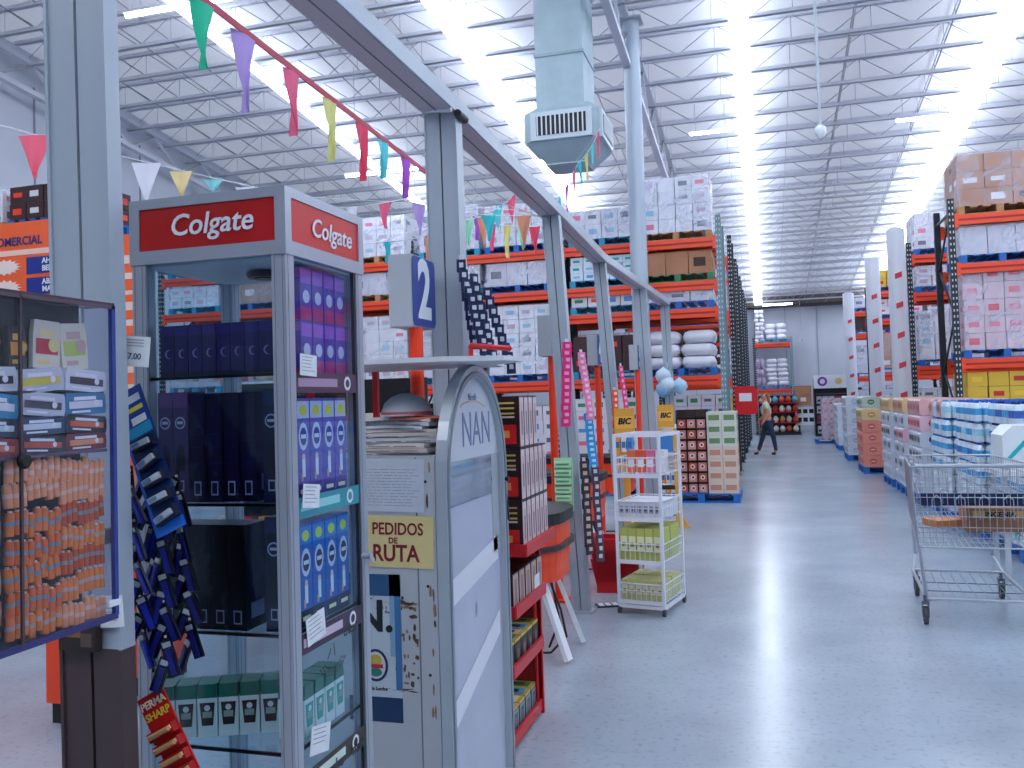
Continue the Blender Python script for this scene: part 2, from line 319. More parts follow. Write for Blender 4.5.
def sacks(w, d, h, n, m, rnd):
    R = random.Random(rnd); b = MB(); sh = h/n
    for k in range(n):
        for i in range(2):
            cx = (-w/4+i*w/2); x0 = -w/4*.96; pts = []
            b.T = Matrix.Translation((cx+R.uniform(-.02, .02), R.uniform(-.02, .02), k*sh)) @ Matrix.Rotation(R.uniform(-.04, .04), 4, 'Z')
            P = []; N = 16
            for lv, (q, z) in enumerate(((.86, 0), (1, .3), (1.02, .55), (.93, .88), (.7, 1.02))):
                for a in range(N):
                    t = 2*math.pi*a/N; c, s_ = math.cos(t), math.sin(t); e = .35
                    P.append((math.copysign(abs(c)**e, c)*w/4*.97*q, math.copysign(abs(s_)**e, s_)*d/2*q, z*sh))
            b.add(P, [(l*N+a, l*N+(a+1) % N, l*N+N+(a+1) % N, l*N+N+a) for l in range(4) for a in range(N)]+[tuple(range(4*N, 5*N))], m, True)
    b.T = Matrix.Identity(4); return b
BLU = mat('#4a8fd0', .5); LB = mat('#86c0e0', .5); GRM = mat('#5a6072', .5); PINK = mat('#e06a8c', .5); YEL = mat('#e8c53a', .5); REDM = mat('#c02a30', .5); GRN = mat('#2c8a5a', .5); TEAL = mat('#1aa5a8', .5)
_lc = {}
def load_meshes(kind, w, d, h):
    k = (kind, w, d, h)
    if k in _lc: return _lc[k]
    rnd = len(_lc)+3; r = None
    if kind == 'white': r = [('cartons', cartons(w, d, h, 4, 3, max(2, int(h/.2)), CWH, [GRM, LB, PINK, None, None, mat('#b9a6c0')], rnd)), ('stretch_wrap', wrapshell(w, d, h, rnd))]
    if kind == 'brown': r = [('cartons', cartons(w, d, h, 3, 3, max(1, int(h/.26)), CB, [DBROWN, None, PAPER, None], rnd)), ('stretch_wrap', wrapshell(w, d, h, rnd))]
    if kind == 'bare': r = [('cartons', cartons(w, d, h, 3, 3, max(1, int(h/.25)), CB, [DBROWN, None, PAPER, None], rnd))]
    if kind == 'pink': r = [('cartons', cartons(w, d, h, 4, 3, max(2, int(h/.25)), CP, [PINK, mat('#d8505f'), PINK, None], rnd)), ('stretch_wrap', wrapshell(w, d, h, rnd))]
    if kind == 'blue': r = [('cartons', cartons(w, d, h, 5, 4, max(2, int(h/.13)), mat('#cfe0ee', .4), [LB, BLU, LB, TEAL], rnd))]
    if kind == 'grey': r = [('cartons', cartons(w, d, h, 3, 3, max(1, int(h/.3)), CW, [None, GRM, None], rnd)), ('stretch_wrap', wrapshell(w, d, h, rnd))]
    if kind == 'sacks': r = [('sacks', sacks(w, d, h, max(2, int(h/.16)), mat('#e2e2ec', .6, 0, .06, 5), rnd))]
    if kind == 'lilac': r = [('sacks', sacks(w, d, h, max(2, int(h/.3)), mat('#b9a9c4', .5, 0, .15, 6), rnd))]
    if kind == 'yellow': r = [('cartons', cartons(w, d, h, 4, 3, max(1, int(h/.2)), mat('#d9b53c', .6), [REDM, YEL, None], rnd))]
    if kind == 'dark': r = [('cartons', cartons(w, d, h, 4, 3, max(1, int(h/.22)), mat('#3a2226', .6), [REDM, PAPER, ORANGE, None], rnd))]
    if kind == 'mixed': r = [('cartons', cartons(w, d, h, 4, 3, max(1, int(h/.2)), mat('#d7d2dc', .6), [REDM, PINK, BLU, GRN, ORANGE, GRM], rnd))]
    _lc[k] = [(n, b.mesh(n)) for n, b in r]; return _lc[k]
KD = {'white': 'wrapped white cartons', 'brown': 'wrapped brown cartons', 'bare': 'bare brown cartons', 'pink': 'wrapped pink-printed cartons', 'blue': 'pale blue packs',
      'grey': 'wrapped grey cartons', 'sacks': 'white sacks', 'lilac': 'lilac sacks', 'yellow': 'yellow cartons', 'dark': 'dark printed cartons', 'mixed': 'mixed colour cartons'}
def load(kind, x, y, z, w, d, h, where, pal=None, cat='pallet load', name=None):
    """a stack of goods on its pallet at x, y, z"""
    if pal is not None:
        put(pal, 'pallet', (x, y, z), 0, PN[id(pal)]+' pallet '+where, 'pallet', 'pallets carrying the stacked goods'); z += .131
    ms = load_meshes(kind, w, d, h)
    nm = name or ('sack_stack' if kind in ('sacks', 'lilac') else 'carton_stack')
    if len(ms) == 1: return put(ms[0][1], nm, (x, y, z), 0, KD[kind]+' '+where, cat, 'stacked goods on the racks')
    t = thing(nm, KD[kind]+' '+where, cat, (x, y, z), 0, 'stacked goods on the racks')
    for n, me in ms: o = bpy.data.objects.new(n, me); COL.objects.link(o); o.parent = t
    return t
UPD = mat('#182028', .5); UPL = mat('#6f8a92', .5); HOLE = mat('#b8c6d0', .5); BEAM = mat('#ef4a22', .4); BEAM2 = mat('#a81810', .5)
_up = {}
def upright_mesh(H, D, light=False):
    k = (H, D, light)
    if k in _up: return _up[k]
    b = MB(); m = UPL if light else UPD
    for y in (0, D):
        b.box(-.045, .045, y-.035, y+.035, .012, H, m); b.box(-.08, .08, y-.07, y+.07, 0, .012, m)
        z = .15
        while z < H-.05:
            for sx in (-.022, .022):
                if y == 0: b.rectY(sx-.009, sx+.009, z, z+.035, y-.0365, HOLE)
            b.rectX(y-.012, y+.012, z, z+.035, .0465, HOLE); z += .09
    z = .3; s = 0
    while z+.8 < H:
        b.bar((0, .03 if s else D-.03, z), (0, D-.03 if s else .03, z+.8), .025, .025, m); z += .8; s ^= 1
    b.bar((0, .03, .3), (0, D-.03, .3), .03, .03, m); b.bar((0, .03, H-.2), (0, D-.03, H-.2), .03, .03, m)
    _up[k] = b.mesh('upright'); return _up[k]
_bm = {}
def beam_mesh(L, hh=.15):
    if (L, hh) in _bm: return _bm[(L, hh)]
    b = MB(); b.box(0, L, -.03, .03, -hh, 0, BEAM); b.box(0, L, -.032, .032, -hh*.62, -hh*.42, BEAM2)
    for x in (0, L): b.box(x-(.0 if x == 0 else .05), x+(.05 if x == 0 else .0), -.038, .038, -hh-.04, .02, BEAM)
    _bm[(L, hh)] = b.mesh('beam'); return _bm[(L, hh)]
def rack(x0, sgn, y0, D, nb, L, levels, H, label, lights=()):
    t = thing('pallet_rack', label, 'storage rack', (x0, y0, 0), 0, 'orange and black pallet racks')
    for i in range(nb+1):
        o = bpy.data.objects.new('upright', upright_mesh(H, D, i in lights)); COL.objects.link(o); o.parent = t; o.location = (sgn*i*(L+.09), 0, 0)
    for i in range(nb):
        xa = sgn*i*(L+.09)+(.045 if sgn > 0 else -L-.045)
        for z in levels:
            for y in (0, D):
                o = bpy.data.objects.new('beam', beam_mesh(L)); COL.objects.link(o); o.parent = t; o.location = (xa, y, z)
    return t
NUMS = ['nearest', 'second', 'third', 'fourth', 'fifth', 'sixth']
# ---- left side: racks run away to the left, their ends on the aisle
LL = [1.95, 3.05, 3.5, 4.2]
Lb = 2.55
rack(-.66, -1, 14.6, 1.05, 1, Lb, LL, 4.55, 'nearest left orange pallet rack, aisle end section behind the checkouts', lights=(0,))
rack(-.66-Lb-.19, -1, 14.6, 1.05, 3, Lb, [1.95, 3.5, 4.2], 4.55, 'long left section of the nearest left pallet rack behind the checkouts')
side = ['on the aisle side', 'on the far side']
lev = {1.95: 'the lowest beams', 3.05: 'the second beams', 3.5: 'the third beams', 4.2: 'the top beams'}
cfg = {4.2: [('white', .92), ('white', .5), ('white', .72), ('grey', .78), ('white', .72), ('grey', .55), ('white', .5), ('white', .45)],
       3.5: [('bare', .38), ('blue', .4), ('grey', .4), ('white', .42), ('grey', .4), ('white', .4), ('brown', .42), ('white', .4)],
       3.05: [('grey', .2), ('mixed', .2)],
       1.95: [('sacks', .62), ('dark', .6), ('white', 1.2), ('grey', 1.25), ('white', 1.15), ('bare', .7), ('white', 1.2), ('grey', .8)]}
bayn = ['first', 'second', 'third', 'fourth']
for z, lst in cfg.items():
    for i, (kd, h) in enumerate(lst):
        bay = i//2; x = -.66-bay*(Lb+.09)-.68-(i % 2)*1.24-(.1 if bay else 0)
        pal = [PB, PC, PB, PC, PW, PC, PB, PC][i] if not (z == 4.2 and i == 0) else PW
        if z == 3.5 and i == 0: pal = PG
        load(kd, x, 15.12, z, 1.12, .98, h, 'on %s, nearest left rack, %s bay, %s half' % (lev[z], bayn[bay], 'right' if i % 2 == 0 else 'left'), pal)
# ground level goods under the nearest left rack
for i, (kd, h) in enumerate([('dark', .0), ('mixed', 1.5), ('mixed', 1.4), ('yellow', 1.2), ('dark', 1.5), ('blue', 1.4), ('mixed', 1.5)]):
    if i == 0: continue
    bay = i//2; x = -.66-bay*(Lb+.09)-.68-(i % 2)*1.24
    load(kd, x, 15.1, 0, 1.12, .98, h, 'on the floor, nearest left rack, %s bay, %s half' % (bayn[bay], 'right' if i % 2 == 0 else 'left'), PB)
rack(-8.35, -1, 9.3, 1.05, 1, Lb, [1.9, 3.0, 4.1], 4.25, 'left pallet rack standing behind the price board')
for z, kk in ((1.9, ('grey', 'white', .7)), (3.0, ('white', 'brown', .7)), (4.1, ('dark', 'white', .45))):
    for i in range(2): load(kk[i], -9.03-i*1.24, 9.82, z, 1.12, .98, kk[2], 'on %s beams of the rack behind the price board, %s half' % ({1.9: 'lowest', 3.0: 'middle', 4.1: 'top'}[z], ['right', 'left'][i]), PW if i else PB)
# further left racks
for r, y0 in enumerate((18.3, 21.6, 24.9, 28.2, 31.5)):
    rack(-.62, -1, y0, 1.05, 1 if r else 3, Lb, [1.95, 3.3, 4.4], 4.85, NUMS[r+1]+' left orange pallet rack counting from the checkouts', lights=())
    for z in (1.95, 3.3, 4.4):
        for i in range(2 if r else 6):
            kd = random.choice(['white', 'grey', 'dark', 'brown', 'white']); h = (.5 if y0 < 27 else .2) if z == 4.4 else .9
            load(kd, -.62-(i//2)*(Lb+.09)-.68-(i % 2)*1.24, y0+.52, z, 1.12, .98, h, 'on %s beams, %s left rack, %s from the aisle' % ({1.95: 'lowest', 3.3: 'middle', 4.4: 'top'}[z], NUMS[r+1], ORD[i]), PB if i % 2 else PC)
    load(['mixed', 'yellow', 'dark', 'mixed', 'white'][r], -.62-.68, y0+.52, 0, 1.12, .98, 1.5, 'on the floor under the %s left rack' % NUMS[r+1], PB)
# red extinguisher-like boards at rack ends
for i, (y, z) in enumerate(((18.2, 1.5), (21.5, 1.45))):
    b = MB(); b.box(-.2, .2, 0, .03, -.28, .28, mat('#d8151c', .4)); b.rectY(-.12, .12, -.02, .14, -.002, PAPER); b.box(-.03, .03, .03, .09, -.2, -.1, UPD)
    o = b.build('notice_board', None, (-.42, y, z)); tag(o, '%s red notice board on a left rack end by the aisle' % ['nearer', 'farther'][i], 'sign')
# ---- right side
RL = [2.05, 3.47, 4.2]
rows = [14.4, 18.45, 24.9, 31.0]
rk = [[('pink', 1.25), ('pink', 1.2)], [('white', .95), ('grey', .9)], [('brown', .9), ('white', .8)], [('grey', .9), ('mixed', .8)]]
r2 = [[('grey', .42), ('blue', .4)], [('white', .4), ('blue', .4)], [('mixed', .4), ('grey', .4)], [('dark', .4), ('grey', .4)]]
r3 = [[('brown', .78), ('white', 1.1)], [('white', .7), ('brown', .5)], [('yellow', .45), ('white', .6)], [('grey', .7), ('white', .6)]]
for r, y0 in enumerate(rows):
    rack(2.74, 1, y0, 1.1, 2, Lb, RL, 4.45, NUMS[r]+' right orange pallet rack across the aisle from the checkouts')
    for z, tb in zip(RL, (rk, r2, r3)):
        for i in range(4):
            kd, h = tb[r][i % 2]; pal = PW if (z == 4.2 and i == 0 and r == 0) else PB
            if z == 4.2 and r == 0 and i > 1: h = .8
            if r == 3 and z == 4.2: h = .35
            load(kd, 2.74+(i//2)*(Lb+.09)+.68+(i % 2)*1.24, y0+.54, z, 1.12, .98, h, 'on %s beams, %s right rack, %s from the aisle' % ({2.05: 'lowest', 3.47: 'middle', 4.2: 'top'}[z], NUMS[r], ORD[i]), pal)
    for i in range(3 if r else 4):
        kd = [['yellow', 'yellow', 'dark', 'mixed'], ['white', 'mixed', 'dark', 'mixed'], ['grey', 'mixed', 'dark', 'mixed'], ['grey', 'mixed', 'dark', 'mixed']][r][i]
        load(kd, 2.74+(i//2)*(Lb+.09)+.68+(i % 2)*1.24, y0+.54, 0, 1.12, .98, 1.72 if r == 0 else 1.5, 'on the floor, %s right rack, %s from the aisle' % (NUMS[r], ORD[i]), PB)
# tall wrapped pallets seen at the right ends beyond
for i, (y, h, kd) in enumerate(((21.6, 1.5, 'grey'), (27.8, 1.6, 'white'))):
    load(kd, 3.3, y, 0, 1.12, .98, h, 'on the floor between the right racks, %s from the camera' % ORD[i], PB)
# ---- back wall rack
rack(-.42, 1, 35.5, 1.0, 1, 1.3, [1.75, 3.55], 3.75, 'small orange rack against the far back wall', lights=(1,))
load('sacks', .42, 36, 3.55, .8, .8, .62, 'on the top beams of the back wall rack', PC)
load('sacks', .42, 36, 1.75, .8, .8, 1.05, 'on the lower beams of the back wall rack', PB)
load('lilac', -.2, 36, 1.88, .36, .7, 1.05, 'on the lower beams of the back wall rack beside the white ones')
load('sacks', -.2, 36, 3.56, .36, .7, 1.3, 'tall on the left of the top beams of the back wall rack')
# produce stand below it
t = thing('produce_stand', 'low produce stand with red and white goods below the back wall rack', 'display stand', (.42, 34.9, 0))
b = MB(); b.box(-.75, .75, 0, .5, 0, .12, DARK); b.box(-.75, .75, .45, .5, .12, 1.5, DARK)
for z in (.45, .85, 1.2): b.box(-.75, .75, .05, .45, z, z+.03, RED)
b.build('shelving', t)
R_ = random.Random(5)
for s_, z in enumerate((.12, .48, .88, 1.23)):
    for i in range(6):
        c = R_.choice(['#d2c5ba', '#c43a30', '#dfe3ea', '#3fa8c0', '#b98a50', '#e0e0d0', '#d05038'])
        b = MB(); b.lathe([(.04, 0), (.1, .05), (.105, .14), (.06, .22), (.02, .25)], (0, 0, 0), mat(c, .5), 10)
        put(b.mesh('produce_bag'), 'produce_bag', (-.2+i*.24, 35.1, z), 0, 'produce bag below the back wall rack, %s row up, %s from left' % (ORD[s_], ORD[i]), 'bag', 'bags on the produce stand')
# dark promotional shelf beyond the goods at right
t = thing('display_shelf', 'tall dark product shelf with white header and round emblems by the far right goods', 'display shelf', (1.62, 33.5, 0))
b = MB(); b.box(0, 1.7, 0, .6, 0, .1, DARK); b.box(0, .05, 0, .6, .1, 2.1, DARK); b.box(1.65, 1.7, 0, .6, .1, 2.1, DARK); b.box(.05, 1.65, .55, .6, .1, 2.1, DARK)
for z in (.45, .8, 1.15, 1.5): b.box(.05, 1.65, .02, .55, z, z+.03, GRM)
b.build('shelving', t)
b = MB(); b.box(0, 1.7, -.02, .04, 1.72, 2.2, WHITE); b.discY(.3, 1.97, .17, -.024, mat('#7a3aa0', .5)); b.discY(.3, 1.97, .09, -.028, PAPER); b.discY(1.4, 1.97, .17, -.024, mat('#2a8fd8', .5)); b.discY(1.4, 1.97, .09, -.028, PAPER); b.discY(.85, 1.97, .12, -.024, mat('#d9c070', .5))
b.build('header', t)
for s_, z in enumerate((.1, .48, .83, 1.18)):
    for i in range(7):
        c = R_.choice(['#e2e4ea', '#d8d8e0', '#b8404a', '#cfd8e8', '#e0e4e8'])
        b = MB(); b.box(-.09, .09, -.08, .08, 0, .26, mat(c, .5)); b.rectY(-.06, .06, .06, .14, -.083, mat('#303848', .5))
        put(b.mesh('carton'), 'carton', (1.8+i*.21, 33.7, z+.002), 0, 'small carton on the dark far shelf, %s shelf up, %s from the left' % (ORD[s_], ORD[i]), 'carton', 'cartons on the dark far shelf')
# white cabinet table with black openings
t = thing('steel_table', 'white table with rows of dark openings near the back wall', 'table', (1.0, 35.2, 0))
b = MB(); b.box(0, .72, 0, .5, .35, 1.05, WHITE); b.box(-.03, .75, -.03, .53, 1.05, 1.1, LGREY)
for z in (.48, .8):
    for i in range(3): b.rectY(.06+i*.22, .22+i*.22, z, z+.16, -.003, BLACK)
b.build('body', t)
for x in (.04, .68):
    for y in (.04, .46): b = MB(); b.cyl((x, y, 0), (x, y, .35), .025, LGREY, 6); b.build('leg', t)
b = MB(); b.box(-.3, .3, -.2, .2, 0, .45, CB); b.rectY(-.1, .1, .15, .3, -.203, PAPER); put(b.mesh('carton'), 'carton', (1.3, 35.45, 1.101), .05, 'brown carton on the white table near the back wall', 'carton')
b = MB(); b.box(-.3, .3, -.2, .2, 0, .3, CB); put(b.mesh('carton'), 'carton', (1.32, 35.45, 1.552), -.05, 'upper brown carton stacked above another on the white table', 'carton')
load('pink', 1.98, 29.5, 0, .7, .98, 1.25, 'on the floor at the far right goods beside the aisle', PB)
# ================================================================== goods on the right of the aisle
def bottle_pack_mesh(lab, cap, w=.36, d=.26, h=.225, dark=False):
    b = MB(); nx, ny = 4, 3; body = mat('#d5e6f2', .15); L = mat(lab, .4); K = mat(cap, .4)
    for i in range(nx):
        for j in range(ny):
            if 0 < i < nx-1 and 0 < j < ny-1: continue
            c = (-w/2+w/nx*(i+.5), -d/2+d/ny*(j+.5), 0); r = w/nx*.48
            b.lathe([(r*.9, 0), (r, .02), (r, h*.3)], c, body, 8); b.lathe([(r*1.01, h*.3), (r*1.01, h*.62)], c, L, 8); b.lathe([(r, h*.62), (r*.8, h*.78), (.014, h*.88)], c, body, 8)
            b.cyl((c[0], c[1], h*.88), (c[0], c[1], h*.98), .016, K, 6)
    b.box(-w/2-.004, w/2+.004, -d/2-.004, d/2+.004, .001, h*.84, PACKFILM)
    return b.mesh('bottle_pack')
BP = {'blue': bottle_pack_mesh('#2fa3dc', '#1a60c0'), 'deep': bottle_pack_mesh('#1b62c4', '#12306a'), 'pale': bottle_pack_mesh('#9fd4ea', '#4a9ed0'), 'clear': bottle_pack_mesh('#c9d3e4', '#dde4ee')}
def tissue_mesh(face, mark, w=.36, d=.26, h=.225):
    b = MB(); b.prism([(-w/2, .02), (-w/2+.02, 0), (w/2-.02, 0), (w/2, .02), (w/2, h-.03), (w/2-.03, h-.004), (-w/2+.03, h-.004), (-w/2, h-.03)], 'y', -d/2, d/2, mat(face, .35)); m = mat(mark, .4)
    for s in (-1, 1):
        X = s*(w/2+.002)
        for cy in (-.055, .055): b.add([(X, cy+.045*math.cos(t*math.pi/5), h*.5+.05*math.sin(t*math.pi/5)) for t in range(10)], [tuple(range(10))], m)
    b.discY(0, h*.5, .07, -d/2-.002, m, 10, .055); b.rectY(-.04, .04, h*.45, h*.53, -d/2-.004, PAPER)
    return b.mesh('bottle_pack')
TS = {'black': tissue_mesh('#d3dae8', '#15151d'), 'red': tissue_mesh('#e8c2cf', '#d61d3c'), 'white': tissue_mesh('#d8e0ec', '#aebfd4'), 'green': tissue_mesh('#c3d6cf', '#3d8a6a'), 'salmon': tissue_mesh('#e58f7d', '#d05a50'), 'rose': tissue_mesh('#dcaeb0', '#c66a72'), 'tan': tissue_mesh('#d8bd8d', '#c49040'), 'cyan': tissue_mesh('#cfe6ee', '#18b4c8')}
ALLM = dict(BP); ALLM.update(TS)
desc = {'blue': 'light blue water pack', 'deep': 'deep blue water pack', 'pale': 'pale blue bottle pack', 'clear': 'clear bottle pack', 'black': 'white black-emblem pack',
        'red': 'pink red-emblem pack', 'white': 'plain white pack', 'green': 'pale green pack', 'salmon': 'salmon pink pack', 'rose': 'rose pink pack', 'tan': 'tan pack', 'cyan': 'cyan-printed pack'}
# x of the aisle face, y start, rows along y, layers, pattern
PL = [(2.2, 9.15, 'nearest stack behind the cart', [['cyan', 'clear', 'blue', 'blue', 'blue', 'deep'], ['clear', 'pale', 'blue', 'pale', 'deep', 'blue']]),
      (2.14, 10.5, 'second stack along the aisle', [['clear', 'clear', 'blue', 'blue', 'pale', 'blue'], ['clear', 'clear', 'blue', 'deep', 'blue', 'blue']]),
      (2.08, 11.85, 'third stack along the aisle', [['white', 'clear', 'pale', 'blue', 'blue', 'pale'], ['clear', 'clear', 'blue', 'blue', 'pale', 'rose']]),
      (2.0, 13.2, 'fourth stack along the aisle', [['white', 'white', 'black', 'black', 'red', 'rose'], ['white', 'black', 'black', 'black', 'red', 'rose']]),
      (1.97, 14.55, 'fifth stack along the aisle', [['white', 'white', 'black', 'red', 'black', 'tan'], ['white', 'black', 'white', 'black', 'white', 'rose']]),
      (1.94, 15.9, 'sixth stack along the aisle', [['white', 'white', 'black', 'black', 'black', 'tan'], ['white', 'white', 'white', 'black', 'white', 'tan']])]
NL = 6
PALR = pallet_mesh(mat('#1c6cc0', .5), 1.1, 1.15)
PALS = pallet_mesh(mat('#1c6cc0', .5), .72, 1.1)
for pi, (xf, y0, wh, pats) in enumerate(PL):
    put(PALR if pi != 4 else PALS, 'pallet', (xf+(.55 if pi != 4 else .36), y0+.56, 0), 0, 'blue pallet under the %s' % wh.replace('pale blue ', '').replace('stack', 'stack of packs'), 'pallet', 'pallets carrying the stacked goods')
    for lay in range(NL):
        for cidx in range(3 if pi == 0 else 2):
            for j in range(4):
                k = pats[(j+cidx) % 2][lay]; me = ALLM[k]
                put(me, 'bottle_pack' if k in BP else 'wrapped_pack', (xf+.18+cidx*.366+random.uniform(-.006, .006), y0+.14+j*.272, .132+lay*.2265), random.uniform(-.02, .02),
                    '%s, %s layer up, %s column, %s deep, %s right stack' % (desc[k], ORD[lay], ORD[cidx], ORD[j], ['nearest', 'second', 'third', 'fourth', 'fifth', 'sixth'][pi]), 'pack', 'packs stacked on pallets at right')
# further stacks beyond: salmon, green and white cartons
for i, (x, y, kd, n, lab) in enumerate(((1.75, 18.4, 'salmon', 5, 'salmon pink stack'), (1.9, 19.8, 'green', 6, 'pale green stack'), (1.75, 21.8, 'white', 6, 'white stack'), (1.85, 23.3, 'cyan', 6, 'cyan printed stack'), (1.82, 25.6, 'white', 5, 'far white stack'), (1.9, 27.2, 'green', 5, 'far green stack'))):
    put(PALR, 'pallet', (x+.55, y+.56, 0), 0, 'blue pallet under the %s on the right of the aisle' % lab, 'pallet', 'pallets carrying the stacked goods')
    for lay in range(n):
        for j in range(4):
            k = kd if not (kd == 'salmon' and lay == n-1) else 'tan'
            if kd == 'green' and lay < 4 and i == 1: k = 'white'
            put(ALLM[k], 'wrapped_pack', (x+.18, y+.14+j*.272, .132+lay*.2265), random.uniform(-.02, .02), '%s, %s layer up, %s deep, in the %s' % (desc[k], ORD[lay], ORD[j], lab), 'pack', 'packs stacked on pallets at right')
            if j == 0:
                for c in (1, 2): put(ALLM[k], 'wrapped_pack', (x+.18+c*.366, y+.14, .132+lay*.2265), 0, '%s, %s layer up, %s inward at front of %s' % (desc[k], ORD[lay], ORD[c], lab), 'pack', 'packs stacked on pallets at right')
# large wrapped bale with cyan swirl on the nearest stack
b = MB(); b.prism([(-.42, .05), (-.36, 0), (.36, 0), (.42, .05), (.42, .3), (.34, .38), (-.34, .38), (-.42, .3)], 'y', -.2, .2, mat('#e4eef4', .3))
CY = mat('#14b8c4', .4)
for k in range(18):
    a = .3+k*.28; r = .05+.006*k; a2 = a+.28; r2_ = r+.006
    b.bar((-.02+1.5*r*math.cos(a), -.204, .19+r*math.sin(a)), (-.02+1.5*r2_*math.cos(a2), -.204, .19+r2_*math.sin(a2)), .02, .03, CY)
b.bar((-.38, -.204, .1), (-.2, -.204, .3), .015, .03, CY); b.bar((.22, -.204, .28), (.38, -.204, .12), .015, .03, CY)
t = put(b.mesh('wrapped_bale'), 'wrapped_bale', (2.32, 8.55, .92), 0, 'large white bale with cyan swirl print behind the cart at right', 'bale')
t = thing('display_table', 'low white table in front of the nearest water stack', 'table', (2.35, 8.55, 0))
b = MB(); b.box(-.5, .5, -.25, .25, .88, .92, WHITE); b.build('table_top', t)
for sx in (-.45, .45):
    for sy in (-.2, .2): b = MB(); b.box(sx-.02, sx+.02, sy-.02, sy+.02, 0, .88, LGREY); b.build('leg', t)
# ================================================================== shopping cart
CH = mat('#b6bec9', .28, .6); CHD = mat('#6d7684', .3, .7)
t = thing('shopping_cart', 'chrome wire shopping cart with dark blue child seat at the right edge', 'shopping cart', (.95, 6.72, 0), -.03)
W_, Lc = .8, 1.15
def cartpt(u, v, wz):   # u 0..1 across, v 0..1 deep, wz 0..1 up
    tp = 1-.2*v; zb = .53+.10*v; zt = 1.09-.0*v
    hw = W_/2*tp*(1-.06*(1-wz)); return (W_/2+(u*2-1)*hw, (.05+v*Lc)*1, zb+(zt-zb)*wz)
b = MB()
for wz in [0, .12, .25, .38, .5, .62, .75, .88]:
    r = .0028
    b.tube([cartpt(0, 0, wz), cartpt(0, 1, wz), cartpt(1, 1, wz), cartpt(1, 0, wz)], r, CH, 4)
    b.tube([cartpt(0, 0, wz), cartpt(1, 0, wz)], r, CH, 4)
for i in range(27):
    v = i/26
    for u in (0, 1): b.tube([cartpt(u, v, 0), cartpt(u, v, 1)], .0024, CH, 4)
for i in range(19):
    u = i/18; b.tube([cartpt(u, 0, 1), cartpt(u, 0, 0), cartpt(u, 1, 0), cartpt(u, 1, 1)], .0024, CH, 4)
for i in range(9): v = i/8; b.tube([cartpt(0, v, 0), cartpt(1, v, 0)], .0028, CH, 4)
b.build('basket', t)
b = MB(); b.tube([cartpt(0, 0, 1), cartpt(0, 1, 1), cartpt(1, 1, 1), cartpt(1, 0, 1), cartpt(0, 0, 1)], .008, CH, 6); b.tube([cartpt(0, 0, 0), cartpt(1, 0, 0)], .007, CH, 6)
for u in (0, 1): b.tube([cartpt(u, 0, 0), cartpt(u, 0, 1)], .009, CH, 6); b.tube([cartpt(u, 0, 0), cartpt(u, 1, 0)], .006, CH, 6)
b.build('rim', t)
b = MB(); b.cyl((.02, .0, 1.1), (W_-.02, .0, 1.1), .014, mat('#aab4c4', .4), 8)
for x in (.03, W_-.03): b.tube([(x, 0, 1.1), (x, .06, 1.05)], .01, CH, 6)
b.build('handle', t)
b = MB(); b.box(.06, W_-.06, .09, .115, .82, .9, mat('#18244e', .4)); b.box(.06, W_-.06, .1, .33, .815, .825, mat('#18244e', .4))
for k in range(7): b.box(.1+k*.1, .104+k*.1, .085, .09, .83, .89, mat('#8090b0', .4))
for k in range(4):
    x0 = .13+k*.15; b.tube([(x0, .075, .72), (x0, .075, .86), (x0+.03, .075, .89), (x0+.06, .075, .86), (x0+.06, .075, .72)], .004, CH, 5)
b.build('child_seat', t)
b = MB()
for x in (.03, W_-.03):
    s = 1 if x < .4 else -1
    b.tube([(x, .05, .54), (x+.02*s, .02, .3), (x+.03*s, .06, .17), (x+.05*s, .95, .2), (x+.09*s, 1.1, .3), (x+.07*s, .98, .58)], .013, CH, 8)
b.tube([(.06, .06, .17), (W_-.06, .06, .17)], .009, CH, 6); b.tube([(.09, .95, .2), (W_-.09, .95, .2)], .011, CH, 6)
for k in range(9): b.cyl((.12+k*.07, .08, .165), (.13+k*.068, .93, .2), .003, CHD, 4)
for yy in (.3, .6): b.cyl((.07, yy, .175), (W_-.07, yy, .175), .004, CHD, 4)
b.build('frame', t)
for (x, y) in ((.05, .03), (W_-.05, .03), (.1, .93), (W_-.1, .93)):
    c = MB(); c.box(x-.022, x-.016, y-.03, y+.03, .05, .15, CHD); c.box(x+.016, x+.022, y-.03, y+.03, .05, .15, CHD); c.box(x-.024, x+.024, y-.03, y+.03, .14, .16, CHD); c.cyl((x, y, .155), (x, y, .2), .012, CHD, 8)
    co = c.build('caster', t); c = MB(); c.cyl((x-.013, y, .062), (x+.013, y, .062), .062, mat('#3a3f46', .6), 16); c.cyl((x-.0135, y, .062), (x+.0135, y, .062), .03, LGREY, 10); c.build('wheel', co)
b = MB(); b.box(-.22, .22, -.14, .14, 0, .17, mat('#a87858', .7)); b.rectY(-.18, .2, .1, .15, -.142, mat('#d8b070', .7)); b.text('INGENIA', .05, INK, FY(0, -.143, .125), off=.002)
put(b.mesh('carton'), 'carton', (1.58, 7.25, .59), 0, 'brown carton with dark lettering lying inside the shopping cart', 'carton')
b = MB(); b.box(-.12, .12, -.1, .1, 0, .05, mat('#d68a54', .7)); put(b.mesh('carton'), 'carton', (1.25, 7.35, .6), .4, 'small flat orange-brown box inside the shopping cart', 'carton')
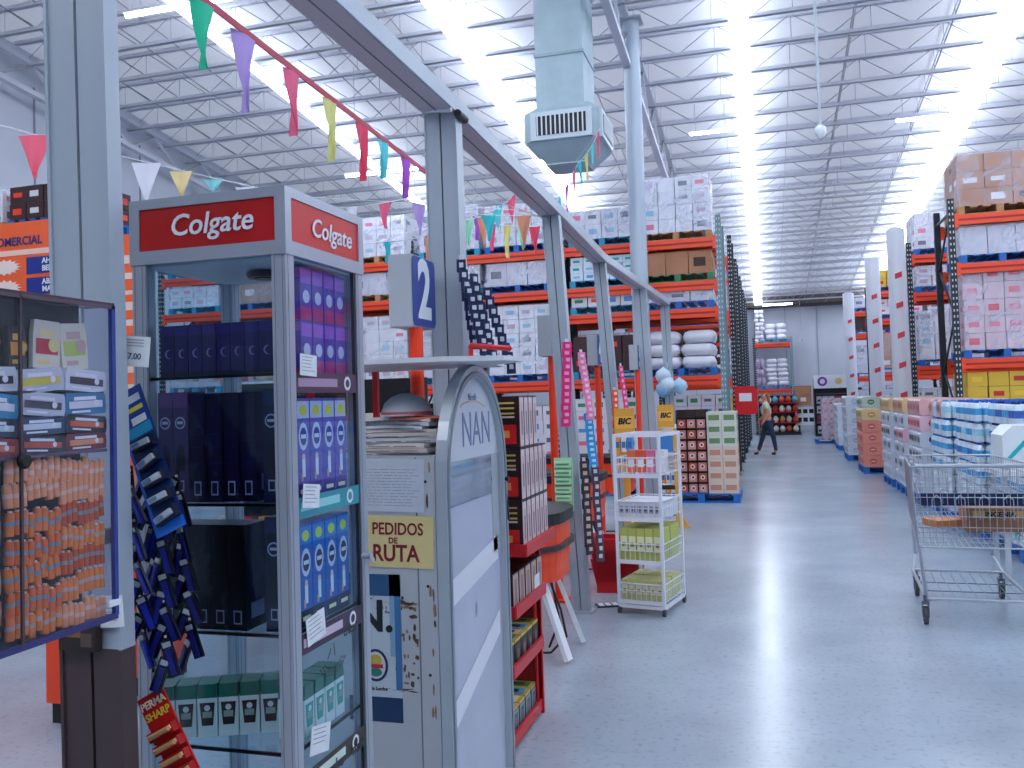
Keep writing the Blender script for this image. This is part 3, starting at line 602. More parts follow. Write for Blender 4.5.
# ================================================================== person walking
def skin(name, pts, edges, m, parent=None, sub=2):
    me = bpy.data.meshes.new(name); me.from_pydata([p[:3] for p in pts], edges, []); o = bpy.data.objects.new(name, me); COL.objects.link(o)

    md = o.modifiers.new('s', 'SKIN'); md.use_smooth_shade = True
    for i, p in enumerate(pts):
        sv = me.skin_vertices[0].data[i]; r = p[3]; sv.radius = r if isinstance(r, tuple) else (r, r); sv.use_root = (i == 0)
    o.modifiers.new('u', 'SUBSURF').levels = sub; o.modifiers['u'].render_levels = sub
    dg = bpy.context.evaluated_depsgraph_get(); dg.update(); nm = bpy.data.meshes.new_from_object(o.evaluated_get(dg)); o.modifiers.clear(); o.data = nm; nm.materials.clear(); nm.materials.append(m)
    for p in nm.polygons: p.use_smooth = True
    if parent: o.parent = parent
    return o
def chain(*idx): return [(a, b) for a, b in zip(idx, idx[1:])]
t = thing('person', 'person in a pale shirt and blue jeans walking across the far aisle', 'person', (-.03, 24.1, 0), 0)
SK = mat('#c98d74', .6); JN = mat('#173350', .7, 0, .2, 6); SH = mat('#ced8c0', .7); SHOE = mat('#101018', .5)
# facing -X, mid stride: front leg to -X, rear leg to +X
body = [(0, 0, .9, .12), (-.01, 0, 1.12, (.12, .1)), (-.02, 0, 1.33, (.15, .1)), (-.03, 0, 1.43, .055), (-.045, 0, 1.5, .08), (-.05, 0, 1.585, .075),
        (-.02, .17, 1.35, .05), (.0, .2, 1.12, .038), (-.16, .19, .95, .03), (-.02, -.17, 1.35, .05), (.03, -.22, 1.12, .04), (-.08, -.23, .9, .03),
        (-.03, .08, .84, .085), (-.13, .08, .47, .055), (-.25, .08, .12, .04), (-.33, .08, .05, .03), (.04, -.08, .84, .085), (.14, -.08, .47, .055), (.2, -.08, .12, .04), (.1, -.08, .05, .03)]
be = chain(0, 1, 2, 3, 4, 5)+chain(2, 6, 7, 8)+chain(2, 9, 10, 11)+chain(0, 12, 13, 14, 15)+chain(0, 16, 17, 18, 19)
for hi_, y, hx, hz in ((8, .19, -.2, .9), (11, -.23, -.12, .84)):     # palms and five fingers grown from the wrists
    n0 = len(body); body.append((hx, y, hz, .022)); be.append((hi_, n0))
    for k in range(5):
        yy = y+(k-2)*.014; body.append((hx-.025, yy, hz-.04, .008)); body.append((hx-.045, yy, hz-.085+(.03 if k in (0, 4) else 0), .007)); be += [(n0, n0+1+2*k), (n0+1+2*k, n0+2+2*k)]
skin('body', body, be, SK, t)
skin('jeans', [(0, 0, .93, (.145, .12)), (-.03, .085, .82, .1), (-.13, .085, .47, .068), (-.25, .08, .1, .05), (.04, -.085, .82, .1), (.14, -.085, .47, .068), (.2, -.08, .1, .05)], chain(0, 1, 2, 3)+chain(0, 4, 5, 6), JN, t)
skin('shirt', [(-.01, 0, 1.0, (.15, .125)), (-.01, 0, 1.18, (.135, .115)), (-.02, 0, 1.33, (.16, .115)), (-.03, 0, 1.41, .07), (-.02, .18, 1.34, .062), (0, .205, 1.2, .055), (-.02, -.18, 1.34, .062), (.02, -.21, 1.2, .055)], chain(0, 1, 2, 3)+chain(2, 4, 5)+chain(2, 6, 7), SH, t)
skin('hair', [(-.02, 0, 1.6, .085), (.03, 0, 1.56, .075), (.05, 0, 1.48, .05), (.06, 0, 1.36, .03)], chain(0, 1, 2, 3), mat('#9a6a3c', .7), t)
skin('face_mask', [(-.115, -.01, 1.5, .035), (-.115, .01, 1.51, .035)], [(0, 1)], mat('#b83a34', .7), t)
skin('jacket', [(.05, 0, .98, (.14, .13)), (.06, 0, .86, (.12, .13))], [(0, 1)], mat('#12121a', .7), t)
for (x, y) in ((-.27, .08), (.17, -.08)): skin('shoe', [(x+.03, y, .05, .045), (x-.1, y, .04, .035)], [(0, 1)], SHOE, t)
# ================================================================== white steel portal frame along the checkouts
t = thing('portal_frame', 'long white steel portal frame of posts and overhead beam beside the checkouts', 'steel frame', (0, 0, 0))
STL = mat('#a6b1be', .35, .1, .05, 2); STP = mat('#b5a9b4', .4)
b = MB()
for (xa, ya, za), (xb, yb, zb) in (((-1.5, .9, 3.1), (-1.52, 4.1, 3.1)), ((-1.52, 4.1, 3.1), (-1.59, 6.64, 3.1)), ((-1.59, 6.64, 3.1), (-1.68, 9.3, 3.1)), ((-1.68, 9.3, 3.1), (-1.6, 11.9, 3.1)), ((-1.6, 11.9, 3.1), (-1.47, 13.7, 3.04))):
    b.bar((xa, ya, za+.04), (xb, yb, zb+.04), .17, .08, STL); b.bar((xa, ya, za-.002), (xb, yb, zb-.002), .15, .006, STP)
    b.bar((xa, ya, za-.006), (xb, yb, zb-.006), .006, .004, mat('#70707c', .5))
b.build('overhead_beam', t)
def chan(xt, xb, y, w_=.17, d=.09, zt=3.1, low=None):
    b = MB()
    def seg(x0a, x1a, m, ya, yb, z0=0, z1=zt):
        A = xt+(xb-xt)*(1-z0/zt); B = xt+(xb-xt)*(1-z1/zt)
        b.add([(A+x0a, ya, z0), (A+x1a, ya, z0), (A+x1a, yb, z0), (A+x0a, yb, z0), (B+x0a, ya, z1), (B+x1a, ya, z1), (B+x1a, yb, z1), (B+x0a, yb, z1)],
              [(0, 3, 2, 1), (4, 5, 6, 7), (0, 1, 5, 4), (1, 2, 6, 5), (2, 3, 7, 6), (3, 0, 4, 7)], m)
    segs = [(0, zt, STL)] if not low else [(0, low, mat('#4c3c3e', .45, 0, .15, 3)), (low, zt, STL)]  # brown lower part: warm reflected light put into the post colour
    for z0, z1, m in segs:
        seg(-w_/2, -.004, m, y, y+d, z0, z1); seg(.004, w_/2, m, y, y+d, z0, z1)
        seg(-.005, .005, BLACK, y+.02, y+d-.01, z0, z1)
        seg(-w_/2-.002, -w_/2+.006, m, y-.006, y+d, z0, z1); seg(w_/2-.006, w_/2+.002, m, y-.006, y+d, z0, z1)
    b.box(xb-w_/2-.03, xb+w_/2+.03, y-.03, y+d+.03, 0, .012, STL)
    return b
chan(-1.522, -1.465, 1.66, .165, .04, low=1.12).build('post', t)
chan(-1.52, -1.5, 4.1, .165).build('post', t)
b = chan(-1.585, -1.44, 6.7, .13); b.build('post', t)
chan(-1.68, -1.5, 9.3, .13).build('post', t)
chan(-1.6, -1.5, 11.85, .17).build('post', t)
chan(-1.47, -1.42, 13.68, .13, zt=3.04).build('post', t)
b = MB(); b.cyl((-1.6, 4.06, 3.11), (-1.44, 4.05, 3.09), .014, mat('#d5dae0', .3, .5), 8); b.cyl((-1.42, 4.08, 3.08), (-1.42, 4.2, 3.08), .02, DARK, 8); b.build('bracket', t)
# ================================================================== numbered lane signs on orange poles
def lane_sign(x, y, num, lab, z0=2.0, hh=.335):
    t = thing('lane_sign', lab, 'sign', (x, y, 0))
    b = MB(); b.box(0, .115, 0, .29, z0, z0+hh, mat('#a9afb9', .5)); b.build('sign_box', t, bevel=.004)
    b = MB(); m = mat('#26408e', .4); r = .03; P = []
    for cx, cz, a0 in ((.29-r-.005, z0+hh-r-.006, 0), (.005+r, z0+hh-r-.006, 90), (.005+r, z0+r+.006, 180), (.29-r-.005, z0+r+.006, 270)):
        for a in range(0, 91, 30): P.append((cx+r*math.cos(math.radians(a0+a)), cz+r*math.sin(math.radians(a0+a))))
    b.prism(P, 'x', .1165, .12, m); b.text(num, .38, mat('#d5dbe4', .5), FX(.1215, .145, z0+hh/2-.0), sx=.85, off=.012); b.build('number_panel', t)
    b = MB(); b.cyl((.09, .1, 0), (.09, .1, z0), .033, ORANGE, 14); b.box(.0, .18, .0, .2, 0, .015, ORANGE); b.build('pole', t)
lane_sign(-1.655, 3.72, '2', 'blue number two lane sign on an orange pole behind the Red-topped cabinet'.replace('Red', 'red'))
lane_sign(-1.79, 6.98, '3', 'grey lane sign on an orange pole just past the second gantry post')
lane_sign(-1.88, 9.5, '4', 'farther small grey lane sign on an orange pole beyond the second post')
lane_sign(-1.75, 11.7, '5', 'farthest small lane sign box beside the round column')
# ================================================================== bunting
BC = ['#19c49a', '#b79be0', '#f0668e', '#e3df8c', '#ee4468', '#5fd4e0', '#b052cc', '#2fc9d4', '#f25a7c', '#f0a080', '#9be0c0']
def pennant(p, d, w_, h, c, lab, tw=0):
    """hanging cloth triangle with a soft fold"""
    m = mat(c, .7); b = MB(); d = Vector(d).normalized(); n = d.cross(Vector((0, 0, 1)))
    vs = []; N = 6; M_ = 5
    for j in range(M_+1):
        q = j/M_; hw = w_/2*(1-q)+.001
        for i in range(N+1):
            s = i/N*2-1; vs.append(Vector((0, 0, 0))+d*s*hw+n*(.018*math.sin(s*3+q*3+tw)*(.3+q))+Vector((0, 0, -h*q)))
    back = [v+n*.0015 for v in vs]; K = len(vs)
    fs = [(j*(N+1)+i, j*(N+1)+i+1, (j+1)*(N+1)+i+1, (j+1)*(N+1)+i) for j in range(M_) for i in range(N)]
    b.add(vs+back, fs+[tuple(K+q for q in f[::-1]) for f in fs], m, True)
    o = b.build('pennant', None, p); return tag(o, lab, 'pennant', 'bunting pennants')
CN = {'#19c49a': 'green', '#b79be0': 'lilac', '#f0668e': 'pink', '#e3df8c': 'pale yellow', '#ee4468': 'red-pink', '#5fd4e0': 'pale cyan', '#b052cc': 'purple', '#2fc9d4': 'turquoise', '#f25a7c': 'rose', '#f0a080': 'peach', '#9be0c0': 'mint', '#e4e6f4': 'white', '#ff6f88': 'coral pink', '#efd9a0': 'cream yellow', '#86d8de': 'aqua'}
# red ribbon along the gantry
A, B_ = Vector((-1.98, 2.3, 3.22)), Vector((-2.12, 5.6, 3.17)); dd = B_-A
b = MB(); b.bar(A-dd*.2, B_, .006, .03, mat('#b3123c', .5)); b.cyl(B_, (-1.6, 6.72, 3.06), .003, WHITE, 4); b.cyl(A-dd*.2, (-1.5, 1.5, 3.13), .003, WHITE, 4); tag(b.build('bunting_ribbon'), 'dark red ribbon stretched along the upper left carrying large pennants', 'bunting string')
for f, c, w_, h in ((.165, 0, .13, .26), (.255, 1, .15, .33), (.38, 2, .12, .30), (.50, 3, .12, .31), (.62, 4, .13, .31), (.71, 5, .12, .22), (.82, 6, .12, .25), (.97, 7, .12, .2)):
    pennant(A+dd*f-Vector((0, 0, .015)), dd+Vector((.5, -.4, 0)), w_, h, BC[c], 'large %s pennant hanging from the dark red ribbon' % CN[BC[c]], f*5)
# white string crossing behind the column
A, B_ = Vector((-4.46, 3.9, 3.42)), Vector((-3.7, 6.5, 3.4)); dd = B_-A
b = MB(); b.tube([A-dd*.3, A+dd*.3-Vector((0, 0, .03)), A+dd*.7-Vector((0, 0, .02)), B_], .004, WHITE, 4); b.cyl(B_, (-1.6, 6.7, 3.12), .0025, WHITE, 4); tag(b.build('bunting_string'), 'white bunting string passing behind the grey column at the upper left', 'bunting string')
for f, c, w_, h in ((.19, '#ff6f88', .2, .27), (.48, '#e4e6f4', .2, .3), (.585, '#efd9a0', .16, .2), (.69, '#86d8de', .15, .1), (.8, '#e4e6f4', .16, .1), (.9, '#f0668e', .14, .12)):
    pennant(A+dd*f-Vector((0, 0, .03)), (1, .35, 0), w_, h, c, '%s pennant on the white string at the upper left, %s' % (CN[c], 'nearer the column' if f < .6 else 'above the red header'), f*7)
# third string across the middle
def string(P, cols, wd, ht, slab, plab, up):
    wd *= .85; ht *= .82
    pts = []
    for a, c in zip(P, P[1:]):
        for k in range(6): pts.append(Vector(a).lerp(Vector(c), k/6)-Vector((0, 0, .05*math.sin(math.pi*k/6))))
    pts.append(Vector(P[-1])); b = MB(); b.tube(pts, .004, WHITE, 4)
    for e, q in zip((pts[0], pts[-1]), up):      # tie lines to the frame or the neighbouring string
        if q: b.cyl(e, q, .0025, WHITE, 4)
    tag(b.build('bunting_string'), slab, 'bunting string')
    n = len(cols)
    for i, c in enumerate(cols):
        f = (i+.5)/n*(len(pts)-1); k = int(f); p = pts[k].lerp(pts[k+1], f-k); pennant(p-Vector((0, 0, .001)), pts[k+1]-pts[k]+Vector((.0, -.05, 0)), wd, ht*(.85+.3*((i*7) % 3)/2), c, '%s pennant, %s %s' % (CN[c], ORD[i], plab), i)
string([(-4.0, 6.6, 3.38), (-2.75, 6.5, 3.28), (-1.66, 6.7, 3.1)], ['#f0668e', '#9be0c0', '#e4e6f4', '#f0668e', '#b79be0', '#f25a7c', '#2fc9d4', '#f0a080'], .15, .3, 'white bunting string running right from the red header to the second post', 'from the left on the string over the red header', ((-3.7, 6.5, 3.4), None))
string([(-3.3, 7.2, 3.1), (-2.4, 6.9, 3.15), (-2.0, 7.3, 3.45)], ['#2fc9d4', '#e4e6f4', '#f0a080', '#2fc9d4', '#9be0c0', '#f0a080', '#5fd4e0', '#f25a7c'], .14, .28, 'second bunting string hanging lower beside the red header', 'from the left on the lower string beside the red header', ((-3.7, 6.5, 3.4), (-1.61, 7.3, 3.14)))
string([(-2.9, 8.6, 3.6), (-2.3, 8.5, 3.4), (-1.9, 8.7, 3.5)], ['#b052cc', '#f25a7c', '#e3df8c', '#9be0c0', '#ee4468', '#5fd4e0', '#b79be0'], .15, .35, 'third bunting string between the second and third gantry posts', 'from the left on the string between the second and third posts', ((-3.3, 7.2, 3.1), (-1.66, 8.7, 3.14)))
string([(-2.3, 9.6, 3.75), (-1.95, 9.7, 4.3), (-1.7, 9.8, 4.7)], ['#ee4468', '#5fd4e0', '#b052cc', '#f25a7c', '#2fc9d4', '#e3df8c', '#5fd4e0', '#f25a7c'], .12, .32, 'bunting string rising before the air duct', 'from the lower end on the string before the air duct', ((-1.69, 9.6, 3.14), (-2.4, 11.7, 4.85)))
# ================================================================== checkout counters
CO = mat('#f2481e', .35, 0, .05, 3)
def counter(x1, y0, L, lab, D=.75):
    t = thing('checkout_counter', lab, 'checkout counter', (x1, y0, 0))
    P = []
    for a in range(0, 91, 15): P.append((-.25+.25*math.sin(math.radians(a)), .25-.25*math.cos(math.radians(a))))
    out = [(-L, 0)]+P+[(p[0], D-p[1]) for p in P[::-1]]+[(-L, D)]
    b = MB(); b.prism(out, 'z', .62, .86, CO); b.prism([(p[0]*.985-.01, .03+p[1]*.92) for p in out], 'z', .5, .62, CO); b.build('body', t)
    b = MB(); b.prism([(p[0]+(.025 if p[0] > -.3 else 0), p[1]*1.05-.02) for p in out], 'z', .86, .93, mat('#16161c', .45)); b.prism([(p[0]+(.03 if p[0] > -.3 else 0), p[1]*1.05-.02) for p in out], 'z', .7, .73, mat('#2a2a30', .4)); b.build('bumper', t)
    b = MB(); b.box(-L+.1, -.3, .12, D-.12, .931, .94, mat('#222226', .7)); b.build('belt', t)
    b = MB(); b.box(-L+.05, -.5, .1, D-.1, .12, .5, mat('#d13a18', .5)); b.box(-L+.05, -.5, .1, D-.1, 0, .12, mat('#141418', .6)); b.build('plinth', t)
    b = MB(); b.bar((-.12, .2, .5), (.05, .15, .02), .06, .03, WHITE); b.build('leg', t); b = MB(); b.bar((-.12, D-.2, .5), (.05, D-.15, .02), .06, .03, WHITE); b.build('leg', t)
    b = MB(); b.tube([(-.1, .3, .5), (-.02, .28, .3), (.0, .33, .12), (-.1, .3, .02), (-.4, .25, .015)], .008, DARK, 5); b.tube([(-.1, .35, .5), (-.06, .4, .2), (-.14, .42, .02)], .008, DARK, 5); b.build('cable', t)
    return t
counter(-1.3, 5.25, 1.9, 'orange checkout counter with black bumper beside the red box rack')
counter(-1.55, 8.0, 1.9, 'second orange checkout counter behind the third gantry post')
counter(-1.6, 10.4, 1.9, 'third orange checkout counter, farthest along the gantry')
t = thing('checkout_counter', 'orange counter end with black base far left below the acrylic case', 'checkout counter', (0, 0, 0))
b = MB(); b.box(-3.76, -3.56, 3.87, 4.83, .11, .8, CO); b.build('body', t); b = MB(); b.box(-3.74, -3.58, 3.89, 4.81, 0, .11, mat('#141418', .6)); b.build('plinth', t)
b = MB(); b.box(-3.78, -3.54, 3.85, 4.85, .8, .85, DARK); b.build('bumper', t)
# monitors and stools at lanes
for i, (x, y) in enumerate(((-2.4, 5.3), (-2.5, 8.3))):
    t = thing('register_screen', 'dark register screen on the %s orange counter' % ('first' if i == 0 else 'second'), 'screen', (x, y, .942))
    b = MB(); b.box(-.16, .16, -.015, .015, .18, .44, DARK); b.rectY(-.14, .14, .2, .42, -.017, mat('#27354a', .2)); b.build('screen', t)
    b = MB(); b.box(-.08, .08, -.07, .07, 0, .015, DARK); b.bar((0, .01, .01), (0, .01, .2), .03, .02, DARK); b.build('stand', t)
# back product wall seen behind the freezer: dark snack gondola with hanging packets
t = thing('snack_gondola', 'dark snack rack with orange and red packets behind the freezer', 'display shelf', (-3.5, 6.3, 0))
b = MB(); b.box(-.9, .9, .2, .26, .05, 1.85, DARK); b.box(-.9, .9, -.2, .26, 0, .1, DARK)
for z in (.5, .9, 1.3): b.box(-.9, .9, -.18, .2, z, z+.02, DARK)
b.build('shelving', t)
for s_, z in enumerate((.1, .52, .92, 1.32)):
    for i in range(9):
        c = R_.choice(['#e8432a', '#f28a2c', '#d8d0c8', '#c8203a', '#e8b030'])
        b = MB(); b.prism([(-.07, 0), (.07, 0), (.08, .04), (.075, .22), (.06, .26), (-.06, .26), (-.075, .22), (-.08, .04)], 'y', -.03, .03, mat(c, .4)); b.rectY(-.04, .04, .1, .17, -.032, PAPER)
        put(b.mesh('snack_bag'), 'snack_bag', (-4.25+i*.19, 6.24, z+.001), R_.uniform(-.2, .2), 'snack bag on the dark rack behind the freezer, %s shelf up, %s from left' % (ORD[s_], ORD[i]), 'snack bag', 'snack bags on the dark rack')
# ================================================================== orange price board at far left
t = thing('price_board', 'tall orange and blue price board behind the grey column at left', 'sign board', (0, 8, 0))
OB = mat('#f4622c', .5); NB = mat('#142a86', .5); PO = mat('#e8cfc4', .6)
b = MB(); b.box(-9.2, -6.75, 0, .06, 1.6, 3.84, OB); b.box(-9.0, -6.8, -.004, 0, 3.46, 3.52, mat('#f0c8b8', .5)); b.build('panel', t)
b = MB(); b.box(-6.75, -6.45, 0, .06, .05, 3.58, OB)
for k in range(9): b.rectY(-6.68, -6.52, 1.9+k*.17, 1.9+k*.17+.09*(.5+(k % 3)*.25), -.002, PO)
b.build('side_strip', t)
for x in (-9.0, -6.5): b = MB(); b.cyl((x, .03, 0), (x, .03, 1.6), .03, LGREY, 8); b.build('leg', t)
b = MB(); b.text('COMERCIAL', .135, mat('#2b2f6e', .5), FY(-8.13, -.006, 3.615), off=.004, sx=.98); b.build('lettering', t)
for k in range(3):
    z = 3.33-k*.235
    b = MB(); b.box(-7.98, -7.2, -.012, 0, z-.095, z+.095, NB); b.text(['AHORRO\nBENEFICIO', 'ABARROTES\nMAYOREO', 'AHORRO\nMAS'][k], .085, PAPER, FY(-7.76, -.015, z), off=.003, align='LEFT'); b.build('blue_field', t)
    b = MB(); P = []
    for a in range(32): r = .15 if a % 2 else .2; P.append((-8.3+1.2*r*math.cos(a*math.pi/16), z+.45*r*math.sin(a*math.pi/16)))
    b.prism(P, 'y', -.012, 0, mat('#f0d8d0', .6)); b.build('starburst', t)
# goods far left on top of racks are handled by the rack loads
# ================================================================== hanging clip strips on the gantry posts
def clip_strip(x, y, z, L, cA, cB, lab, lean=(0, 0), n=12, w_=.05, axis='y'):
    t = thing('clip_strip', lab, 'clip strip', (x, y, z))
    b = MB(); b.bar((0, 0, 0), (lean[0]*L, lean[1]*L, -L), w_*.35, .003, mat('#d8dde4', .4)); b.build('strip', t)
    for i in range(n):
        f = (i+.5)/n; c = MB(); c.T = Matrix.Translation((lean[0]*L*f, lean[1]*L*f, -L*f)) @ Matrix.Rotation(R_.uniform(-.35, .35)+(math.pi/5), 4, 'Z')
        h = L/n*1.35; c.box(-w_/2, w_/2, -.012, -.002, -h, 0, mat(cA, .3)); c.box(-w_*.22, w_*.22, -.02, -.012, -h*.62, -h*.25, mat(cB, .3)); c.build('packet', t)
for i, (x, y, z, L, ln) in enumerate(((-1.405, 4.02, 2.36, .42, .12), (-1.375, 4.1, 2.30, .42, .2), (-1.34, 4.2, 2.24, .42, .28), (-1.36, 3.98, 2.22, .36, .22))):
    clip_strip(x, y, z, L, '#1b2450', '#c9cfdb', 'dark blue razor clip strip hanging on the second post, %s from the left' % ORD[i], (ln, .1), 9, .045)
clip_strip(-1.44, 6.5, 2.1, .62, '#e0287a', '#f0a0c8', 'hot pink clip strip hanging on the third gantry post', (-.05, 0), 12, .075)
clip_strip(-1.36, 6.62, 2.02, .5, '#ec8ab8', '#f5d5e5', 'pale pink clip strip hanging on the third gantry post', (.12, 0), 11, .06)
clip_strip(-1.33, 6.66, 1.55, .42, '#2c9ada', '#bfe4f4', 'sky blue clip strip hanging on the third gantry post', (.08, 0), 10, .07)
clip_strip(-1.35, 6.55, 1.2, .68, '#3a2c3c', '#c8b4a0', 'dark multicoloured clip strip low on the third gantry post', (.03, 0), 12, .07)
clip_strip(-1.29, 6.66, 1.15, .7, '#4a4058', '#d8d0d8', 'grey-violet clip strip low on the third gantry post', (.03, 0), 12, .06)
clip_strip(-1.47, 9.2, 2.0, .6, '#e84a8a', '#f5b5d0', 'pink clip strip hanging on the fourth gantry post', (.1, 0), 10, .05)
clip_strip(-1.5, 8.95, 1.75, .55, '#e8502a', '#f0d0c8', 'orange and white clip strip before the fourth post', (0, 0), 9, .07)
# pale green packets card on the third post
t = thing('card_pack', 'pale green card of small packets on the third post', 'card pack', (-1.5, 6.5, .8))
b = MB(); b.box(-.07, .07, 0, .02, 0, .4, mat('#9ccaa8', .5)); b.build('card', t)
for i in range(6): b = MB(); b.box(-.06, .06, -.03, 0, .015+i*.063, .06+i*.063, mat('#b5dcb8', .4)); b.rectY(-.05, .05, .03+i*.063, .045+i*.063, -.031, mat('#4c9c6a', .5)); b.build('packet', t)
# floor sign card
b = MB(); b.box(-.1, .1, -.06, .06, 0, .012, mat('#1c2a50', .5))
for k in range(3): b.box(-.08+k*.055, -.04+k*.055, -.045, .045, .012, .014, PAPER)
put(b.mesh('card'), 'floor_card', (-1.27, 6.95, 0), .4, 'small navy card with white marks lying on the floor by the third post', 'card')
# red shopping basket stack behind the wire stand
for k in range(3):
    b = MB(); z = k*.09
    for i in range(4):
        s0, s1 = .17, .23; zz0, zz1 = 0, .28
    b.prism([(-.17, 0), (.17, 0), (.23, .28), (.19, .28), (.15, .02), (-.15, .02), (-.19, .28), (-.23, .28)], 'y', -.14, .14, RED); b.box(-.18, .18, -.15, -.13, 0, .27, RED); b.box(-.18, .18, .13, .15, 0, .27, RED)
    put(b.mesh('shopping_basket'), 'shopping_basket', (-1.28, 7.55, z+.001), .1, 'red shopping basket in the stack behind the white wire stand, %s from the floor' % ORD[k], 'basket', 'stacked red baskets')
# ================================================================== white wire stand
t = thing('wire_stand', 'white wire display stand on casters beside the checkout', 'display stand', (-1.145, 6.73, 0), -.2)
WS = mat('#dfe4ee', .35); Wd, Dd = .355, .5
b = MB()
for x in (0, Wd):
    for y in (0, Dd): b.box(x-.011, x+.011, y-.011, y+.011, .06, 1.36, WS)
for z in (.06, 1.35):
    b.box(0, Wd, -.01, .01, z-.012, z+.012, WS); b.box(0, Wd, Dd-.01, Dd+.01, z-.012, z+.012, WS); b.box(-.01, .01, 0, Dd, z-.012, z+.012, WS); b.box(Wd-.01, Wd+.01, 0, Dd, z-.012, z+.012, WS)
b.build('frame', t)
for k, z in enumerate((.1, .4, .72, 1.05)):
    b = MB(); hgt = .13
    for zz in (z, z+hgt*.6, z+hgt):
        q = .0035 if zz < z+hgt else .005; b.tube([(0, 0, zz), (Wd, 0, zz), (Wd, Dd, zz), (0, Dd, zz), (0, 0, zz)], q, WS, 4)
    for i in range(9): x = Wd*(i+.5)/9; b.cyl((x, 0, z), (x, Dd, z), .0025, WS, 4); b.cyl((x, 0, z), (x, 0, z+hgt), .0025, WS, 4)
    for i in range(9): y = Dd*(i+.5)/9; b.cyl((Wd, y, z), (Wd, y, z+hgt), .0025, WS, 4); b.cyl((0, y, z), (0, y, z+hgt), .0025, WS, 4)
    b.box(0, Wd, -.012, -.006, z-.02, z+.01, WS)
    b.build('shelf_basket', t)
for x in (0, Wd):
    for y in (0, Dd): b = MB(); b.cyl((x-.01, y, .028), (x+.01, y, .028), .028, mat('#33363e', .5), 12); b.cyl((x, y, .05), (x, y, .065), .009, ALU, 6); b.build('caster', t)
sr = Matrix.Rotation(-.2, 4, 'Z')
for k, (z, c, c2, h, nn) in enumerate(((.105, '#c5c78c', '#e6e6c8', .15, 6), (.725, '#dfe3ee', '#9aa2b6', .12, 7), (.405, '#b9bf66', '#e4e6c0', .24, 5))):
    for i in range(nn):
        for j in range(2):
            w_ = Wd*.94/nn; b = MB(); b.box(-w_/2+.002, w_/2-.002, 0, .2, 0, h, mat(c, .5)); b.rectY(-w_/2+.006, w_/2-.006, h*.3, h*.75, -.002, mat(c2, .5)); b.rectY(-w_*.2, w_*.2, h*.42, h*.55, -.004, mat('#8a9030' if k != 1 else '#50586c', .5))
            p = sr @ Vector((.012+w_*(i+.5), .02+j*.225, 0)); put(b.mesh('packet'), 'packet', (-1.145+p.x, 6.73+p.y, z), -.2, '%s packet, wire stand, %s basket, %s from left, %s row' % (['yellow-green', 'white', 'olive-yellow'][k], ['lowest', 'third', 'second'][k], ORD[i], ['front', 'back'][j]), 'packet', 'packets in the white wire stand')
for i in range(3):
    b = MB(); b.box(-.04, .04, 0, .12, 0, .16, mat('#d62c30', .5)); b.rectY(-.03, .03, .04, .08, -.002, PAPER); p = sr @ Vector((.2+i*.05-.05, .26, 0))
for i in range(4):
    b = MB(); b.box(-.035, .035, 0, .1, 0, .17, mat(['#f07a50', '#f0603c', '#e87aa0', '#e8e0e8'][i], .5)); b.rectY(-.025, .025, .04, .1, -.002, PAPER); p = sr @ Vector((.06+i*.078, .2, 0))
    put(b.mesh('packet'), 'packet', (-1.145+p.x, 6.73+p.y, 1.055), -.2, '%s packet in the top basket of the white wire stand' % ['coral', 'orange', 'pink', 'whitish'][i], 'packet', 'packets in the white wire stand')
# ================================================================== yellow pen displays
def pen_display(x, y, z0, w_, h, lab, full):
    t = thing('pen_display', lab, 'display stand', (x, y, 0)); Y = mat('#e0a33c', .5)
    b = MB(); b.box(-w_/2, w_/2, 0, .04, z0, h, Y); b.build('header', t)
    b = MB(); b.rectY(-w_*.45, w_*.45, h-.2, h-.08, -.002, mat('#f0b850', .5)); b.text('BIC', w_*.42, INK, FY(0, -.004, h-.13), shear=.2, off=.004); b.build('lettering', t)
    b = MB()
    if full:
        b.box(-w_/2, w_/2, -.0, .3, 0, .06, Y); b.box(-w_/2, -w_/2+.015, 0, .3, .06, h-.3, Y); b.box(w_/2-.015, w_/2, 0, .3, .06, h-.3, Y); b.box(-w_/2, w_/2, .28, .3, .06, h-.25, mat('#e8ecf2', .5))
        for k in range(5): b.box(-w_/2+.015, w_/2-.015, .02, .28, .1+k*.22, .115+k*.22, WHITE)
        b.rectY(-w_*.42, w_*.42, .95, 1.15, -.002, mat('#3b82c8', .5)); b.prism([(w_/2, 0), (w_/2+.14, 0), (w_/2, .26)], 'y', .1, .16, mat('#d8a850', .5))
    else: b.box(-.03, .03, .04, .07, 0, z0+.1, Y); b.box(-w_/2, w_/2, -.1, .12, .93, .96, Y); b.box(-w_/2, w_/2, -.05, .1, 0, .03, Y)
    b.build('stand', t)
    for k in range(3 if full else 2):
        for i in range(3):
            c = MB(); c.box(-w_/8, w_/8, 0, .1, 0, .14, mat(R_.choice(['#dfe5ee', '#4f9ad8', '#c8d8e8', '#e8a040']), .4)); c.rectY(-w_/12, w_/12, .04, .1, -.002, mat('#2f6fb8', .5))
            put(c.mesh('pen_pack'), 'pen_pack', (x-w_*.3+i*w_*.3, y+(.05 if full else -.08), (.118+k*.22 if full else .961+k*.142)), 0, 'pen pack on %s, %s level, %s from left' % ('the tall yellow display' if full else 'the short yellow display', ORD[k], ORD[i]), 'pack', 'pen packs on the yellow displays')
pen_display(-1.38, 8.75, 1.27, .2, 1.53, 'short yellow pen display header above the white wire stand', False)
pen_display(-1.22, 11.0, 1.25, .2, 1.53, 'tall yellow pen display standing right of the wire stand', True)
